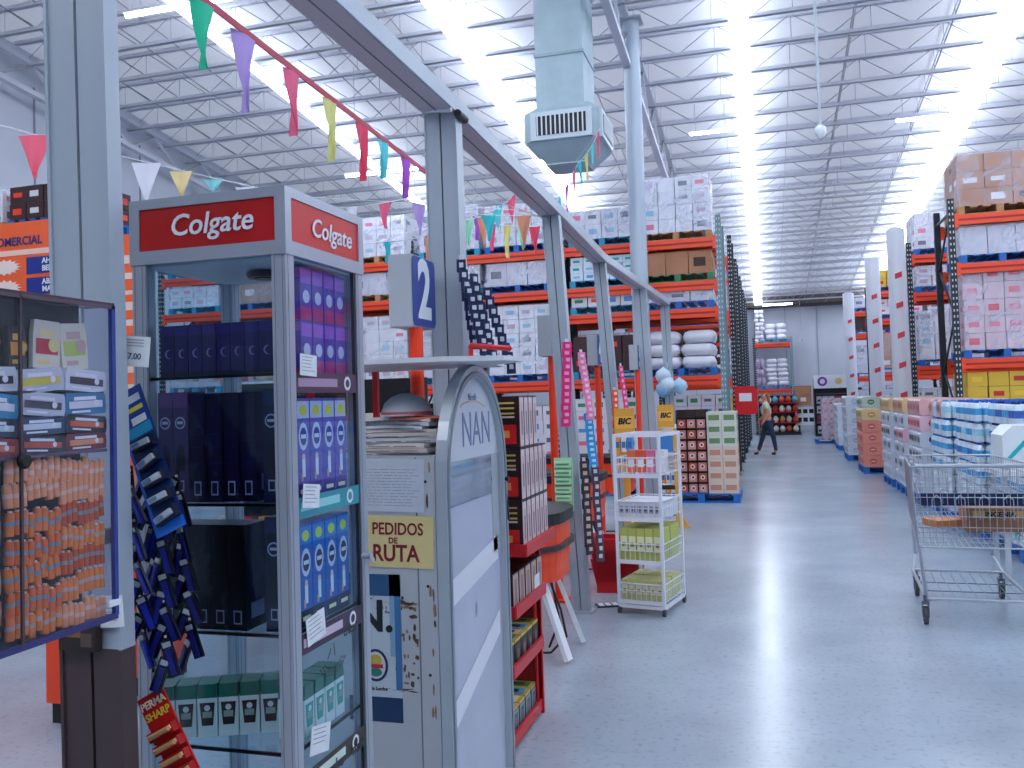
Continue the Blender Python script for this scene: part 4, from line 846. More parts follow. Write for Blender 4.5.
# ================================================================== blister display on blue pallet at the rack end
put(PB, 'pallet', (-1.02, 14.15, 0), 0, 'blue pallet under the pink blister display at the left rack end', 'pallet', 'pallets carrying the stacked goods')
t = thing('blister_display', 'dark wire display full of pink blister packs at the left rack end', 'display stand', (-1.36, 13.75, .132))
b = MB(); WD = .44
b.box(-.02, WD+.02, .3, .33, 0, 1.28, DBROWN)
for i in range(4): x = i*WD/3; b.box(x-.008, x+.008, -.02, 0, 0, 1.28, BLACK)
for k in range(8): b.box(0, WD, -.015, .3, k*.165, k*.165+.01, BLACK)
b.box(0, WD, -.03, .33, -.0, .02, mat('#1660b0', .5)); b.build('wire_frame', t)
for k in range(7):
    for i in range(3):
        c = MB(); c.box(-.06, .06, 0, .09, 0, .13, mat('#d9958c' if (k+i) % 3 else '#c8604c', .4)); c.discY(0, .07, .035, -.003, mat('#f0dcd8', .3)); c.discY(0, .07, .02, -.005, mat('#8a2c2c', .4))
        put(c.mesh('blister_pack'), 'blister_pack', (-1.36+WD*(i+.5)/3, 13.76, .132+.012+k*.165), 0, 'pink blister pack, dark wire display, %s row up, %s from left' % (ORD[k], ORD[i]), 'pack', 'blister packs in the dark wire display')
# carton tower right of it
for k in range(7):
    for i in range(2):
        for j in range(2):
            c = MB(); c.box(-.11, .11, -.17, .17, 0, .175, mat('#d7c3b4' if k < 4 else '#cdd0c4', .6)); c.rectY(-.08, .08, .05, .13, -.172, mat('#c08a78' if k < 4 else '#6c8a5c', .5)); c.rectX(-.1, .1, .05, .13, .112, mat('#c08a78' if k < 4 else '#6c8a5c', .5))
            put(c.mesh('carton'), 'carton', (-.8+i*.225, 13.95+j*.35, .132+k*.177), 0, '%s carton, left rack end tower, %s layer, %s, %s' % ('beige' if k < 4 else 'pale green', ORD[k], ['left', 'right'][i], ['front', 'back'][j]), 'carton', 'cartons at the left rack end')
# hanging blue bag cluster left of display
t = thing('bag_bundle', 'pale blue plastic bag bundle hanging on the sixth gantry post', 'bag', (-1.45, 13.45, 1.85))
b = MB(); b.cyl((0, 0, .15), (0, .22, .3), .01, ALU, 5); b.build('hook', t)
for i in range(5):
    c = MB(); c.T = Matrix.Translation((R_.uniform(-.16, .2), R_.uniform(-.05, .05), R_.uniform(-.15, .1))); c.lathe([(.01, -.12), (.08, -.08), (.12, 0), (.1, .07), (.03, .12), (.01, .14)], (0, 0, 0), mat(['#9cc4dc', '#c0d0e0', '#7fb0d4'][i % 3], .3), 12); c.build('bag', t)
# ================================================================== glass display cabinet with red header
X0, X1, Y0, Y1, HT = -1.585, -1.133, 1.93, 2.36, 2.2
t = cab = thing('display_cabinet', 'tall glass display cabinet with red header standing at the left front', 'display cabinet', (0, 0, 0))
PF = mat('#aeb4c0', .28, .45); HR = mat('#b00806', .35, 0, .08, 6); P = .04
for (x, y) in ((X0, Y0), (X1-P, Y0), (X0, Y1-P), (X1-P, Y1-P)):
    b = MB(); b.box(x, x+P, y, y+P, .03, 2.04, PF)
    b.box(x+.008, x+.010, y-.001, y, .03, 2.04, mat('#7f8694', .3, .4)); b.box(x+.03, x+.032, y-.001, y, .03, 2.04, mat('#7f8694', .3, .4)); b.box(x+P, x+P+.001, y+.01, y+.012, .03, 2.04, mat('#7f8694', .3, .4))
    b.build('corner_post', t, bevel=.003)
b = MB()
for z0, z1 in ((2.03, 2.065), (2.175, 2.2)): b.box(X0-.004, X1+.004, Y0-.004, Y1+.004, z0, z1, PF)
for (x, y) in ((X0, Y0), (X1-.022, Y0), (X0, Y1-.022), (X1-.022, Y1-.022)): b.box(x-.004, x+.026, y-.004, y+.026, 2.065, 2.175, PF)
b.box(X0+.02, X1-.02, Y0+.02, Y1-.02, 2.025, 2.03, mat('#cdd2dc', .5)); b.build('header_frame', t)
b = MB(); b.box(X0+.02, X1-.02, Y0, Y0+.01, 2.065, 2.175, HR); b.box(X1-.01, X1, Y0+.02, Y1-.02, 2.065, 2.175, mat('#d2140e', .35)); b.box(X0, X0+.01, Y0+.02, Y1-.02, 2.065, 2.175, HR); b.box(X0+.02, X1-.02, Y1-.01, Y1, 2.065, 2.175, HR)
b.build('header_panel', t)
b = MB(); LW = mat('#dfe2ea', .5); b.text('Colgate', .078, LW, FY((X0+X1)/2+.015, Y0-.0025, 2.123), shear=.18, off=.0009, ext=.001, sx=1.0)
b.text('Colgate', .07, LW, FX(X1+.0025, (Y0+Y1)/2+.03, 2.118), shear=.18, off=.0008, ext=.001, sx=1.05); b.build('lettering', t)
b = MB(); b.lathe([(.045, 0), (.05, .012), (.035, .02)], (X0+.27, Y0+.2, 2.005), mat('#57504e', .35, .4), 20); b.cyl((X0+.27, Y0+.2, 2.002), (X0+.27, Y0+.2, 2.006), .03, mat('#1a1a1c', .3), 16); b.build('downlight', t)
b = MB(); b.lathe([(.03, 0), (.034, .01), (.02, .016)], (X1-.1, Y1-.12, 2.008), mat('#57504e', .35, .4), 16); b.build('downlight', t)
b = MB(); b.box(X0, X1, Y0, Y1, 0, .05, PF); b.box(X0+P, X1-P, Y0+.004, Y0+.03, .05, .075, PF); b.box(X1-.03, X1-.004, Y0+P, Y1-P, .05, .09, PF); b.build('base', t)
SH_Z = [1.735, 1.41, 1.088, .80, .41, .08]
for z in SH_Z:
    b = MB(); b.box(X0+.012, X1-.012, Y0+.012, Y1-.012, z-.006, z, GLASS); b.box(X0+.01, X1-.01, Y0+.01, Y0+.016, z-.007, z+.001, mat('#23262c', .3, .5)); b.box(X1-.016, X1-.01, Y0+.01, Y1-.01, z-.007, z+.001, mat('#23262c', .3, .5)); b.build('shelf', t)
def pane(a, b_, n):
    b = MB(); b.box(a[0], b_[0], a[1], b_[1], a[2], b_[2], GLASS); return b.build(n, t)
pane((X0+P, Y0+.006, .08), (X1-P, Y0+.010, 2.03), 'glass_pane'); pane((X0+.006, Y0+P, .08), (X0+.01, Y1-P, 2.03), 'glass_pane'); pane((X0+P, Y1-.01, .08), (X1-P, Y1-.006, 2.03), 'glass_pane')
d = pane((X1-.010, Y0+P, .09), (X1-.006, Y1-P, 2.03), 'glass_door')
b = MB(); b.box(X1-.013, X1-.003, Y1-P-.012, Y1-P, .09, 2.03, mat('#3a3c44', .3, .4)); b.box(X1-.013, X1-.003, Y0+P, Y0+P+.006, .09, 2.03, mat('#3a3c44', .3, .4)); b.build('door_stile', d)
b = MB(); b.cyl((X1-.004, Y1-.035, 1.215), (X1+.025, Y1-.035, 1.215), .009, ALU, 10); b.bar((X1+.02, Y1-.035, 1.22), (X1+.02, Y1-.012, 1.195), .006, .014, ALU); b.build('lock', d)
# ghost print on the door: cup mark and words
b = MB(); gm = mat('#2d3338', .5)
b.text('crecin', .03, gm, FX(X1+.0005, Y0+.3, 1.03), off=.001, ext=.0002); b.text('cho    ntor', .045, gm, FX(X1+.0005, Y0+.28, .70), off=.001, ext=.0002)
for r in (.05, .062, .075):
    for k in range(9): a = math.pi*(1.1+k*.09); a2 = math.pi*(1.1+(k+.7)*.09); b.bar((X1+.0005, Y0+.2+r*math.cos(a), .985+.6*r*math.sin(a)), (X1+.0005, Y0+.2+r*math.cos(a2), .985+.6*r*math.sin(a2)), .0004, .004, gm)
b.bar((X1+.0005, Y0+.17, .985), (X1+.0005, Y0+.19, 1.01), .0004, .004, gm); b.bar((X1+.0005, Y0+.21, .985), (X1+.0005, Y0+.205, 1.02), .0004, .004, gm); b.build('door_print', d)
# price cards taped in the door and shelf-edge strips
def card(y, z, w_, h, rz, lab, lines=5):
    b = MB(); b.T = Matrix.Translation((0, 0, 0)) @ Matrix.Rotation(rz, 4, 'X'); b.box(0, .0012, -w_/2, w_/2, -h/2, h/2, PAPER)
    for k in range(lines): b.rectX(-w_*.4, w_*R_.uniform(.1, .4), h*.36-k*h*.16, h*.36-k*h*.16+h*.03, .0016, mat('#8c93a6', .8))
    o = b.build('price_card', None, (X1+.0012, y, z)); tag(o, lab, 'price card', 'paper price cards on the glass cabinet')
card(Y0+.10, 1.755, .085, .055, -.04, 'highest white price card on the right side of the red-topped cabinet')
card(Y0+.10, 1.42, .085, .06, -.12, 'middle white price card above the blue cartons in the cabinet')
card(Y0+.11, 1.085, .095, .07, .12, 'lower white price card below the blue cartons in the cabinet')
card(Y0+.12, .80, .1, .07, -.2, 'lowest white price card at the bottom of the cabinet door', 4)
def strip(z, c1, c2, lab, dz=0):
    b = MB(); m1 = mat(c1, .4); b.box(0, .001, -.17, .17, -.026, .026, m1); b.rectX(-.16, .05, -.01, .012, .0014, mat(c2, .4)); b.discX(.11, 0, .02, .0016, mat('#d8e4ea', .4), 12); b.discX(.11, 0, .012, .002, m1, 10)
    o = b.build('shelf_strip', None, (X1-.004, (Y0+Y1)/2, z)); o.rotation_euler.x = dz; tag(o, lab, 'shelf strip', 'printed shelf strips of the glass cabinet')
strip(1.71, '#4a2a48', '#a88aa8', 'dark purple shelf strip across the upper part of the cabinet side')
strip(1.395, '#2a8f9f', '#8fd0d8', 'teal shelf strip with round emblem across the cabinet side')
strip(1.055, '#3a2140', '#c8b8cc', 'dark plum shelf strip below the blue cartons')
strip(.715, '#2e2018', '#cfe0d8', 'dark brown shelf strip near the bottom of the cabinet side')
# ---------------- cartons inside
def brush_carton(w_, d_, h, base, top, disc, low, style):
    """printed upright carton; faces -Y and +X carry the print"""
    b = MB(); M0 = mat(base, .3); b.box(-w_/2, w_/2, 0, d_, 0, h, M0); T = mat(top, .3); D_ = mat(disc, .35); Lw = mat(low, .3)
    if style == 'bottle':
        for f in 'YX':
            W2 = w_ if f == 'Y' else d_
            if f == 'Y': R2 = lambda a, c, z0, z1, m, o=.0008: b.rectY(a*W2, c*W2, z0*h, z1*h, -o, m); DD = lambda a, z, r, m, o=.0012, rz=None: b.discY(a*W2, z*h, r, -o, m, 12, rz)
            else: R2 = lambda a, c, z0, z1, m, o=.0008: b.rectX((a+.5)*W2, (c+.5)*W2, z0*h, z1*h, w_/2+o, m); DD = lambda a, z, r, m, o=.0012, rz=None: b.discX((a+.5)*W2, z*h, r, w_/2+o, m, 12, rz)
            R2(-.48, .48, .8, .97, T); DD(0, .88, W2*.28, D_, rz=h*.055)
            DD(0, .62, W2*.36, mat('#cfd6ee', .4), .0010, h*.14); DD(0, .62, W2*.26, mat(low, .4), .0014, h*.09); R2(-.2, .2, .6, .64, PAPER, .0018)
            DD(.0, .42, W2*.12, mat('#e6c8b8', .5), .001, h*.03); R2(-.12, .12, .22, .4, mat('#e8eaf2', .5), .001); R2(-.2, -.06, .18, .26, mat('#d8a890', .5), .001)
            R2(-.48, .48, 0, .16, Lw, .0006); R2(-.3, .3, .06, .1, mat('#f0e8c0' if style else '#ffffff', .5), .001)
    elif style == 'disc':
        b.rectY(-w_*.5, w_*.5, h*.86, h*.99, -.0008, T); b.discY(0, h*.72, w_*.36, -.0012, mat('#9aa0c4', .35), 16); b.discY(0, h*.72, w_*.28, -.0016, M0, 16); b.rectY(-w_*.2, w_*.2, h*.71, h*.735, -.002, mat('#a8aed0', .4))
        b.discY(0, h*.42, w_*.3, -.0012, mat('#0e0720', .3), 16, h*.1); b.rectY(-w_*.3, w_*.3, h*.28, h*.42, -.0012, mat('#0e0720', .3)); b.rectY(-w_*.22, w_*.22, h*.1, h*.2, -.0012, mat('#8f94b8', .5)); b.rectY(-w_*.15, w_*.15, h*.115, h*.185, -.0016, M0)
        b.discX(d_/2, h*.72, w_*.36, w_/2+.0012, mat('#c4c8e0', .35), 16); b.rectX(d_*.2, d_*.8, h*.1, h*.2, w_/2+.0012, mat('#8f94b8', .5))
    elif style == 'dark':
        b.rectY(-w_*.24, w_*.24, h*.06, h*.19, -.0012, mat('#7f86ac', .5)); b.rectY(-w_*.17, w_*.17, h*.075, h*.175, -.0016, M0)
        for q in (.35, .5, .62, .8): b.rectY(-w_*.4, w_*.4, h*q, h*(q+.01), -.0012, Lw)
        b.rectX(d_*.2, d_*.8, h*.1, h*.25, w_/2+.0012, mat('#7f86ac', .5))
    elif style == 'band':
        b.rectY(-w_*.5, w_*.5, h*.8, h*.98, -.0008, T); b.discY(w_*.1, h*.45, w_*.3, -.0012, mat('#7c6fae', .4), 12); b.discY(w_*.2, h*.45, w_*.26, -.0016, M0, 12); b.rectY(-w_*.5, w_*.5, 0, h*.1, -.0008, Lw)
        b.rectX(d_*.05, d_*.95, h*.7, h*.95, w_/2+.0008, T); b.discX(d_*.5, h*.45, d_*.3, w_/2+.0014, mat('#d8d0e8', .4), 12); b.rectX(d_*.05, d_*.95, 0, h*.25, w_/2+.0008, Lw)
    return b.mesh('carton')
K = {'band': brush_carton(.04, .06, .135, '#1c0d48', '#2a1466', '#ffffff', '#10062a', 'band'), 'band2': brush_carton(.05, .06, .14, '#6a3ab0', '#b05ad0', '#ffffff', '#c82878', 'band'),
     'disc': brush_carton(.044, .075, .285, '#38204f', '#523068', '#ffffff', '#140a28', 'disc'), 'dark': brush_carton(.044, .1, .28, '#140a2c', '#201040', '#ffffff', '#2c184c', 'dark'),
     'navy': brush_carton(.05, .1, .265, '#04050e', '#0a1024', '#ffffff', '#0a1228', 'dark'), 'navyd': brush_carton(.05, .07, .285, '#0a1030', '#16224c', '#ffffff', '#0c1838', 'disc'), 'lilac': brush_carton(.05, .066, .26, '#6f50b8', '#c8cef0', '#e6d040', '#4a2090', 'bottle'),
     'bluec': brush_carton(.05, .066, .26, '#1b5fb8', '#2b86d8', '#d4e04a', '#0c1a44', 'bottle')}
CL = {'band': 'short dark violet carton', 'band2': 'short purple and magenta carton', 'disc': 'plum carton with round emblem', 'dark': 'tall dark purple carton', 'navy': 'near-black navy carton', 'navyd': 'tall navy carton with round emblem', 'lilac': 'lilac carton with bottle and figure print', 'bluec': 'bright blue carton with bottle and figure print'}
SN = {1.735: 'top shelf', 1.41: 'second shelf', 1.088: 'third shelf', .80: 'fourth shelf'}
def pc(k, x, y, z, i, row, sh, rz=0): put(K[k], 'carton', (x, y, z+.0008), rz, '%s, %s in the %s, %s' % (CL[k], ORD[i], row, SN[sh]), 'carton', 'cartons in the glass cabinet')
z = SH_Z[0]
for i in range(8): pc('band', X0+.075+i*.042, Y0+.04+(.03 if i < 4 else 0.01)*0+i*.0, z, i, 'front row from the left', z)
for i in range(5): put(K['band2'], 'carton', (X1-.055, Y0+.12+i*.064, z+.0008), 0, '%s carton, %s along lower side row, top cabinet shelf' % ('short purple and magenta', ORD[i]), 'carton', 'cartons in the glass cabinet')
for i in range(4): put(K['band2'], 'carton', (X1-.055, Y0+.12+i*.064, z+.1418), 0, '%s carton, %s along upper side row, top cabinet shelf' % ('short purple', ORD[i]), 'carton', 'cartons in the glass cabinet')
for i in range(2): pc('band', X1-.1-.042*i, Y0+.25, z+.0, i, 'back row from the side', z)
z = SH_Z[1]
for i in range(2): pc('disc', X0+.072+i*.046, Y0+.03, z, i, 'front row from the left', z)
for i in range(4): pc('dark', X0+.165+i*.046, Y0+.035+.006*i, z, i, 'front row right of the emblems', z)
pc('navyd', X1-.07, Y0+.035, z, 0, 'corner by the front post', z)
for i in range(4): pc('lilac', X1-.045, Y0+.07+i*.069, z, i, 'side row', z)
z = SH_Z[2]
for i in range(5): pc('navy', X0+.075+i*.051, Y0+.03, z, i, 'front row from the left', z)
pc('navyd', X1-.07, Y0+.035, z, 0, 'corner by the front post', z)
for i in range(4): pc('bluec', X1-.045, Y0+.07+i*.069, z, i, 'side row', z)
# teal packs with white labelled cups on the fourth shelf
def cup_pack(facing):
    b = MB(); G = mat('#0f6e5c', .3); Wt = mat('#dbe6e6', .4)
    b.box(-.025, .025, .006, .075, .10, .135, G); b.box(-.025, .025, 0, .075, 0, .1, Wt); b.prism([(-.025, .1), (.025, .1), (.02, .135), (-.02, .135)], 'y', 0, .01, G)
    c = mat('#2c211c', .4) if facing == 'Y' else mat('#2f9f90', .4)
    b.prism([(-.019, .088), (.019, .088), (.014, .03), (-.014, .03)], 'y', -.0012, 0, c); b.rectY(-.012, .012, .05, .066, -.002, mat('#9aa8a0', .5)); b.discY(0, .075, .008, -.002, PAPER, 8)
    return b.mesh('dental_pack')
PY, PX_ = cup_pack('Y'), cup_pack('X')
z = SH_Z[3]
for i in range(6): put(PY, 'dental_pack', (X0+.06+i*.049, Y0+.025+i*.021, z+.0008), .405, 'green and white pack, %s from left, front row, fourth cabinet shelf' % ORD[i], 'pack', 'green and white packs in the cabinet')
for i in range(4): put(PX_, 'dental_pack', (X1-.028, Y0+.12+i*.056, z+.0008), math.pi/2, 'green teal-cup pack, %s along the side row, fourth cabinet shelf' % ORD[i], 'pack', 'green and white packs in the cabinet')
for i in range(3):
    b = MB(); b.box(-.05, .05, 0, .1, 0, .12, mat(['#0e4e44', '#d8dee2', '#2c1a1c'][i], .4)); b.rectY(-.03, .03, .04, .09, -.001, mat('#b8c4c4', .5)); put(b.mesh('carton'), 'carton', (X0+.1+i*.12, Y0+.2, SH_Z[4]+.001), 0, '%s box on the fifth shelf of the glass cabinet' % ['dark green', 'whitish', 'dark brown'][i], 'carton')
b = MB(); b.cyl((0, 0, 0), (0, 0, .17), .028, mat('#14302c', .3), 14); b.cyl((0, 0, .17), (0, 0, .19), .018, mat('#e0e4e8', .4), 12); b.cyl((0, 0, .05), (0, 0, .12), .0285, PAPER, 14)
put(b.mesh('bottle'), 'bottle', (X1-.1, Y0+.08, SH_Z[4]+.001), 0, 'dark green bottle with white label on the fifth cabinet shelf', 'bottle')

# ================================================================== hanging razor cards between column and cabinet
t = thing('hanging_card_strip', 'slanted blue header card with blister packs hanging left of the glass cabinet', 'clip strip', (-1.51, 1.80, 1.705))
Q = Matrix.Rotation(math.radians(0), 4, 'Z')
def slant(f, w0=0): return (.02+f*.17, -f*.06, -f*.33)      # runs down to the right
b = MB(); BCD = mat('#0f3f9a', .35)
def q4(f0, f1, a0, a1, m, o=0):
    A = slant(f0); B = slant(f1); return b.add([(A[0]+a0, A[1]-o, A[2]+a0*.45), (B[0]+a0, B[1]-o, B[2]+a0*.45), (B[0]+a1, B[1]-o, B[2]+a1*.45), (A[0]+a1, A[1]-o, A[2]+a1*.45)], [(0, 1, 2, 3)], m)
q4(0, 1, -.045, .03, mat('#10306c', .4)); q4(0, .34, -.04, .028, mat('#123f9c', .35), .001); q4(.05, .1, -.015, .02, PAPER, .002); q4(.13, .16, -.025, .02, mat('#d8d03c', .4), .002); q4(.2, .25, -.02, .02, PAPER, .002); q4(.26, .33, -.038, .026, mat('#1a9ac8', .4), .002); q4(0, 1, -.05, -.042, mat('#2a62c8', .3), .001); q4(.93, 1, -.045, .03, mat('#1f6ad0', .35), .001)
b.build('header_card', t)
for i in range(5):
    f = .4+i*.125; A = slant(f); c = MB(); c.T = Matrix.Translation((A[0], A[1]-.003, A[2])) @ Matrix.Rotation(-.5+R_.uniform(-.15, .15), 4, 'Y')
    c.box(-.032, .03, -.018, 0, -.012, .014, mat('#0e1630', .3)); c.box(-.026, .024, -.026, -.018, -.006, .008, mat('#c4ccd8', .15, .4)); c.box(-.02, .0, -.03, -.026, -.003, .005, mat('#5a7aa0', .3)); c.build('blister', t)
def dark_strip(x, y, z, dx, dy, L, n, lab, c1='#060a26', c2='#0f1c86'):
    t = thing('clip_strip', lab, 'clip strip', (x, y, z))
    b = MB(); b.bar((0, 0, 0), (dx*L, dy*L, -L), .014, .002, mat('#20242c', .4))
    for k in range(int(L/.02)): f = (k+.5)/(L/.02); b.box(dx*L*f-.003, dx*L*f+.003, dy*L*f-.004, dy*L*f-.002, -L*f-.003, -L*f+.003, mat('#cfd4dc', .3))
    b.build('strip', t)
    for i in range(n):
        f = (i+.4)/n; c = MB(); s = -1 if i % 2 else 1; c.T = Matrix.Translation((dx*L*f, dy*L*f, -L*f)) @ Matrix.Rotation(s*.35+R_.uniform(-.15, .15), 4, 'Y') @ Matrix.Rotation(R_.uniform(-.5, .5), 4, 'Z')
        c.box(-.014, .014, -.008, -.002, -.085, .0, mat(c1, .3)); c.box(-.006, .006, -.014, -.008, -.082, -.02, mat(c2, .3)); c.box(-.009, .009, -.012, -.008, -.016, -.004, mat('#b8c0cc', .2, .5)); c.build('razor', t)
dark_strip(-1.47, 1.84, 1.60, .15, -.1, .47, 13, 'dark blue razor clip strip hanging left of the cabinet, nearest the column')
dark_strip(-1.43, 1.82, 1.55, .12, -.1, .5, 13, 'dark blue razor clip strip hanging before the cabinet left post', '#050818', '#101c78')
dark_strip(-1.39, 1.84, 1.50, .12, -.04, .42, 11, 'dark razor clip strip nearest the cabinet glass', '#04050e', '#0d1560')
dark_strip(-1.475, 1.78, 1.52, .08, 0, .42, 10, 'thin dark clip strip with bright blue razors beside the acrylic case', '#080f38', '#1628a8')
b = MB(); b.bar((0, 0, 0), (.03, 0, -.26), .008, .0015, mat('#d0d6dc', .4))
for k in range(7): b.box(.012+.0, .018, -.002, -.001, -.03-k*.03, -.02-k*.03, DARK)
tag(b.build('hook_strip', None, (-1.44, 1.79, 1.18)), 'narrow white perforated strip above the red and yellow card', 'strip')
t = thing('hanging_card_strip', 'red and yellow battery card strip hanging at the bottom left of the cabinet', 'clip strip', (-1.42, 1.79, .945)); t.scale = (1.25, 1.25, 1.25)
b = MB(); b.T = Matrix.Rotation(.5, 4, 'Y'); b.T = Matrix.Rotation(-.5, 4, 'Y') @ Matrix.Identity(4)
b.box(-.03, .035, -.003, 0, -.22, .03, mat('#d01818', .35)); b.text('PERMA', .02, mat('#f0ead8', .4), FY(.002, -.004, .012), off=.0005, ext=.0003, shear=.1); b.text('SHARP', .02, mat('#ecd64a', .4), FY(.002, -.004, -.01), off=.0005, ext=.0003, shear=.1); b.build('card', t)
for i in range(6):
    c = MB(); c.T = Matrix.Rotation(-.5, 4, 'Y') @ Matrix.Translation((0, -.004, -.035-i*.027)); c.box(-.028, .033, -.015, 0, -.018, 0, mat('#b81818', .3)); c.box(-.025, .03, -.018, -.015, -.010, -.003, mat('#e6c49a', .3)); c.cyl((-.02, -.02, -.008), (.028, -.02, -.008), .005, mat('#d8a878', .2, .3), 8); c.build('blister', t)
# price papers on the column
b = MB(); b.box(-.06, .045, -.002, 0, -.035, .035, PAPER); b.text('$ 17.00', .02, mat('#4a5570', .6), FY(-.005, -.003, -.012), off=.0004, ext=.0002)
for k in range(3): b.rectY(-.05, .03, .012+k*.007, .014+k*.007, -.003, mat('#9aa0b0', .8))
o = b.build('price_tag', None, (-1.415, 1.72, 1.79)); o.rotation_euler = (0, .1, .1); tag(o, 'white paper price tag beside the grey column above the blue card', 'price tag')
b = MB(); b.box(-.055, .05, -.002, 0, -.035, .035, PAPER)
for k in range(5): b.rectY(-.045, .035, -.02+k*.009, -.018+k*.009, -.003, mat('#9aa0b0', .8))
o = b.build('price_tag', None, (-1.44, 1.650, 1.205)); o.rotation_euler = (0, -.08, 0); tag(o, 'white paper tag on the column below the acrylic case', 'price tag')
b = MB(); b.box(-.05, .05, -.02, 0, -.04, .04, mat('#2a1c18', .5, 0, .3, 30)); b.rectY(-.03, .01, -.01, .02, -.021, mat('#8a6038', .5)); b.rectY(.01, .04, -.03, .0, -.021, mat('#5c4a44', .5))
tag(b.build('small_box', None, (-1.50, 1.652, 1.16)), 'small dark brown packet strapped to the column below the acrylic case', 'packet')
# ================================================================== acrylic case with sweets
AX, AY0, AY1, AZ0, AZ1 = -1.0, .62, 1.175, 1.33, 1.82; AD = .055
t = thing('acrylic_case', 'clear acrylic display case of sweets at the left edge of the picture', 'display case', (0, 0, 0))
b = MB(); b.box(AX-.004, AX, AY0, AY1, AZ0, AZ1, ACRYL); b.build('front_sheet', t)
b = MB(); b.box(AX-AD, AX-AD+.004, AY0, AY1-.02, AZ0, AZ1, mat('#0c0910', .5)); b.build('back_sheet', t)
b = MB(); b.box(AX-AD, AX, AY0, AY1, AZ0-.006, AZ0, mat('#2a2a60', .3)); b.build('base_sheet', t)
b = MB(); b.box(AX-AD, AX, AY0, AY1, AZ1-.002, AZ1+.004, mat('#4a3340', .25)); b.build('lid', t)
b = MB(); b.box(AX-AD, AX-.004, AY1-.004, AY1, AZ0, AZ1, ACRYL); b.build('end_sheet', t)
b = MB(); b.box(AX-.006, AX+.001, AY1-.007, AY1+.001, AZ0, AZ1, mat('#22368c', .2)); b.box(AX-.004, AX+.0006, AY0, AY1, AZ0-.006, AZ0+.004, mat('#2a2a68', .2)); b.box(AX-.003, AX+.001, .988, .992, AZ0, AZ1, mat('#4a3c44', .2)); b.box(AX-.003, AX+.001, AY0, AY1, AZ1-.006, AZ1, mat('#5a4450', .2)); b.build('edge_trim', t)
b = MB(); b.lathe([(.011, 0), (.012, .004), (.008, .008)], (0, 0, 0), BLACK, 16); b.v = [(AX+v[2], .992+v[0], 1.586+v[1]) for v in b.v]; b.build('finger_hole_plug', t)
b = MB(); b.box(AX-AD-.16, AX-AD+.002, 1.10, 1.13, 1.36, 1.39, DARK); b.box(-1.44, -1.41, 1.1, 1.66, 1.36, 1.39, DARK); b.box(-1.44, -1.15, 1.10, 1.13, 1.36, 1.39, DARK); b.build('bracket', t)
b = MB(); b.box(AX-.003, AX+.0012, 1.155, 1.18, 1.345, 1.355, PAPER); b.build('sticker', t)
b = MB(); b.box(AX-.05, AX-.008, AY0+.02, AY1-.01, 1.588, 1.593, mat('#5c4a58', .3)); b.build('inner_shelf', t)
def roll_pack(n, w_, h, c, band, rnd):
    R = random.Random(rnd); b = MB(); m = mat(c, .35); bm_ = mat(band, .3); q = w_/n
    for i in range(n):
        y = (i+.5)*q; dz = .004*math.sin(i/n*math.pi)*R.choice([1, -1]); r = q*.52
        b.cyl((0, y, dz), (0, y, h*.40+dz), r, m, 8, cap=False); b.cyl((0, y, h*.40+dz), (0, y, h*.58+dz), r*1.02, bm_, 8, cap=False); b.cyl((0, y, h*.58+dz), (0, y, h*.93+dz), r, m, 8, r2=r*.9); b.cyl((0, y, h*.93+dz), (0, y, h+dz), r*.5, mat('#e8d8cc', .3), 6)
    return b.mesh('roll_pack')
rolls = [('#d8661c', '#7c8e98'), ('#e08030', '#c0a8a0'), ('#eaa070', '#e8c0b0'), ('#dc7420', '#7a94a0'), ('#c04e14', '#98908c')]
lay = 0; z = 1.336; sp = .036
rc_ = [1, 0, 3, 0, 3, 4, 0, 2, 3, 1, 2]
while z+sp < 1.59:
    for ci, (ya, wd) in enumerate(((.70, .125), (.83, .14), (.980, .098), (1.078, .09))):
        c = rolls[(rc_[lay % 11]+ci//3) % 5]; c = rolls[2] if z > 1.51 and ci != 1 else c
        for dd_ in (0,):
            me = roll_pack(9 if ci < 2 else 8, wd-.001, .035, c[0], c[1], lay*5+ci); o = put(me, 'roll_pack', (AX-.02, ya, z+(.004*math.sin(ya*22+lay))), 0, 'orange roll pack, %s layer up, %s from left, in the acrylic case' % (ORD[lay], ORD[ci]), 'sweet pack', 'orange roll packs in the acrylic case')
            o.rotation_euler.x = .10*math.sin(lay*2.1+ci*1.7)*(1 if ci < 3 else .5)
    z += sp; lay += 1
def bag(w_, h, c, c2, th=.02, c3='#e8e8ee'):
    b = MB(); m = mat(c, .25); P = [(-w_/2, 0), (w_/2, 0), (w_/2*1.04, h*.3), (w_/2*1.02, h*.75), (w_/2*.95, h), (-w_/2*.95, h), (-w_/2*1.03, h*.7), (-w_/2*1.02, h*.3)]
    b.prism(P, 'x', -th, 0, m); b.rectX(-w_*.42, w_*.42, h*.3, h*.62, .0008, mat(c2, .3)); b.rectX(-w_*.3, w_*.25, h*.66, h*.82, .0010, mat(c3, .3)); b.rectX(-w_*.36, w_*.1, h*.1, h*.2, .0010, mat(c3, .3)); b.discX(w_*.25, h*.5, h*.15, .0014, mat(c3, .3), 10); return b.mesh('sweet_bag')
zz = 1.5935; n_ = 0
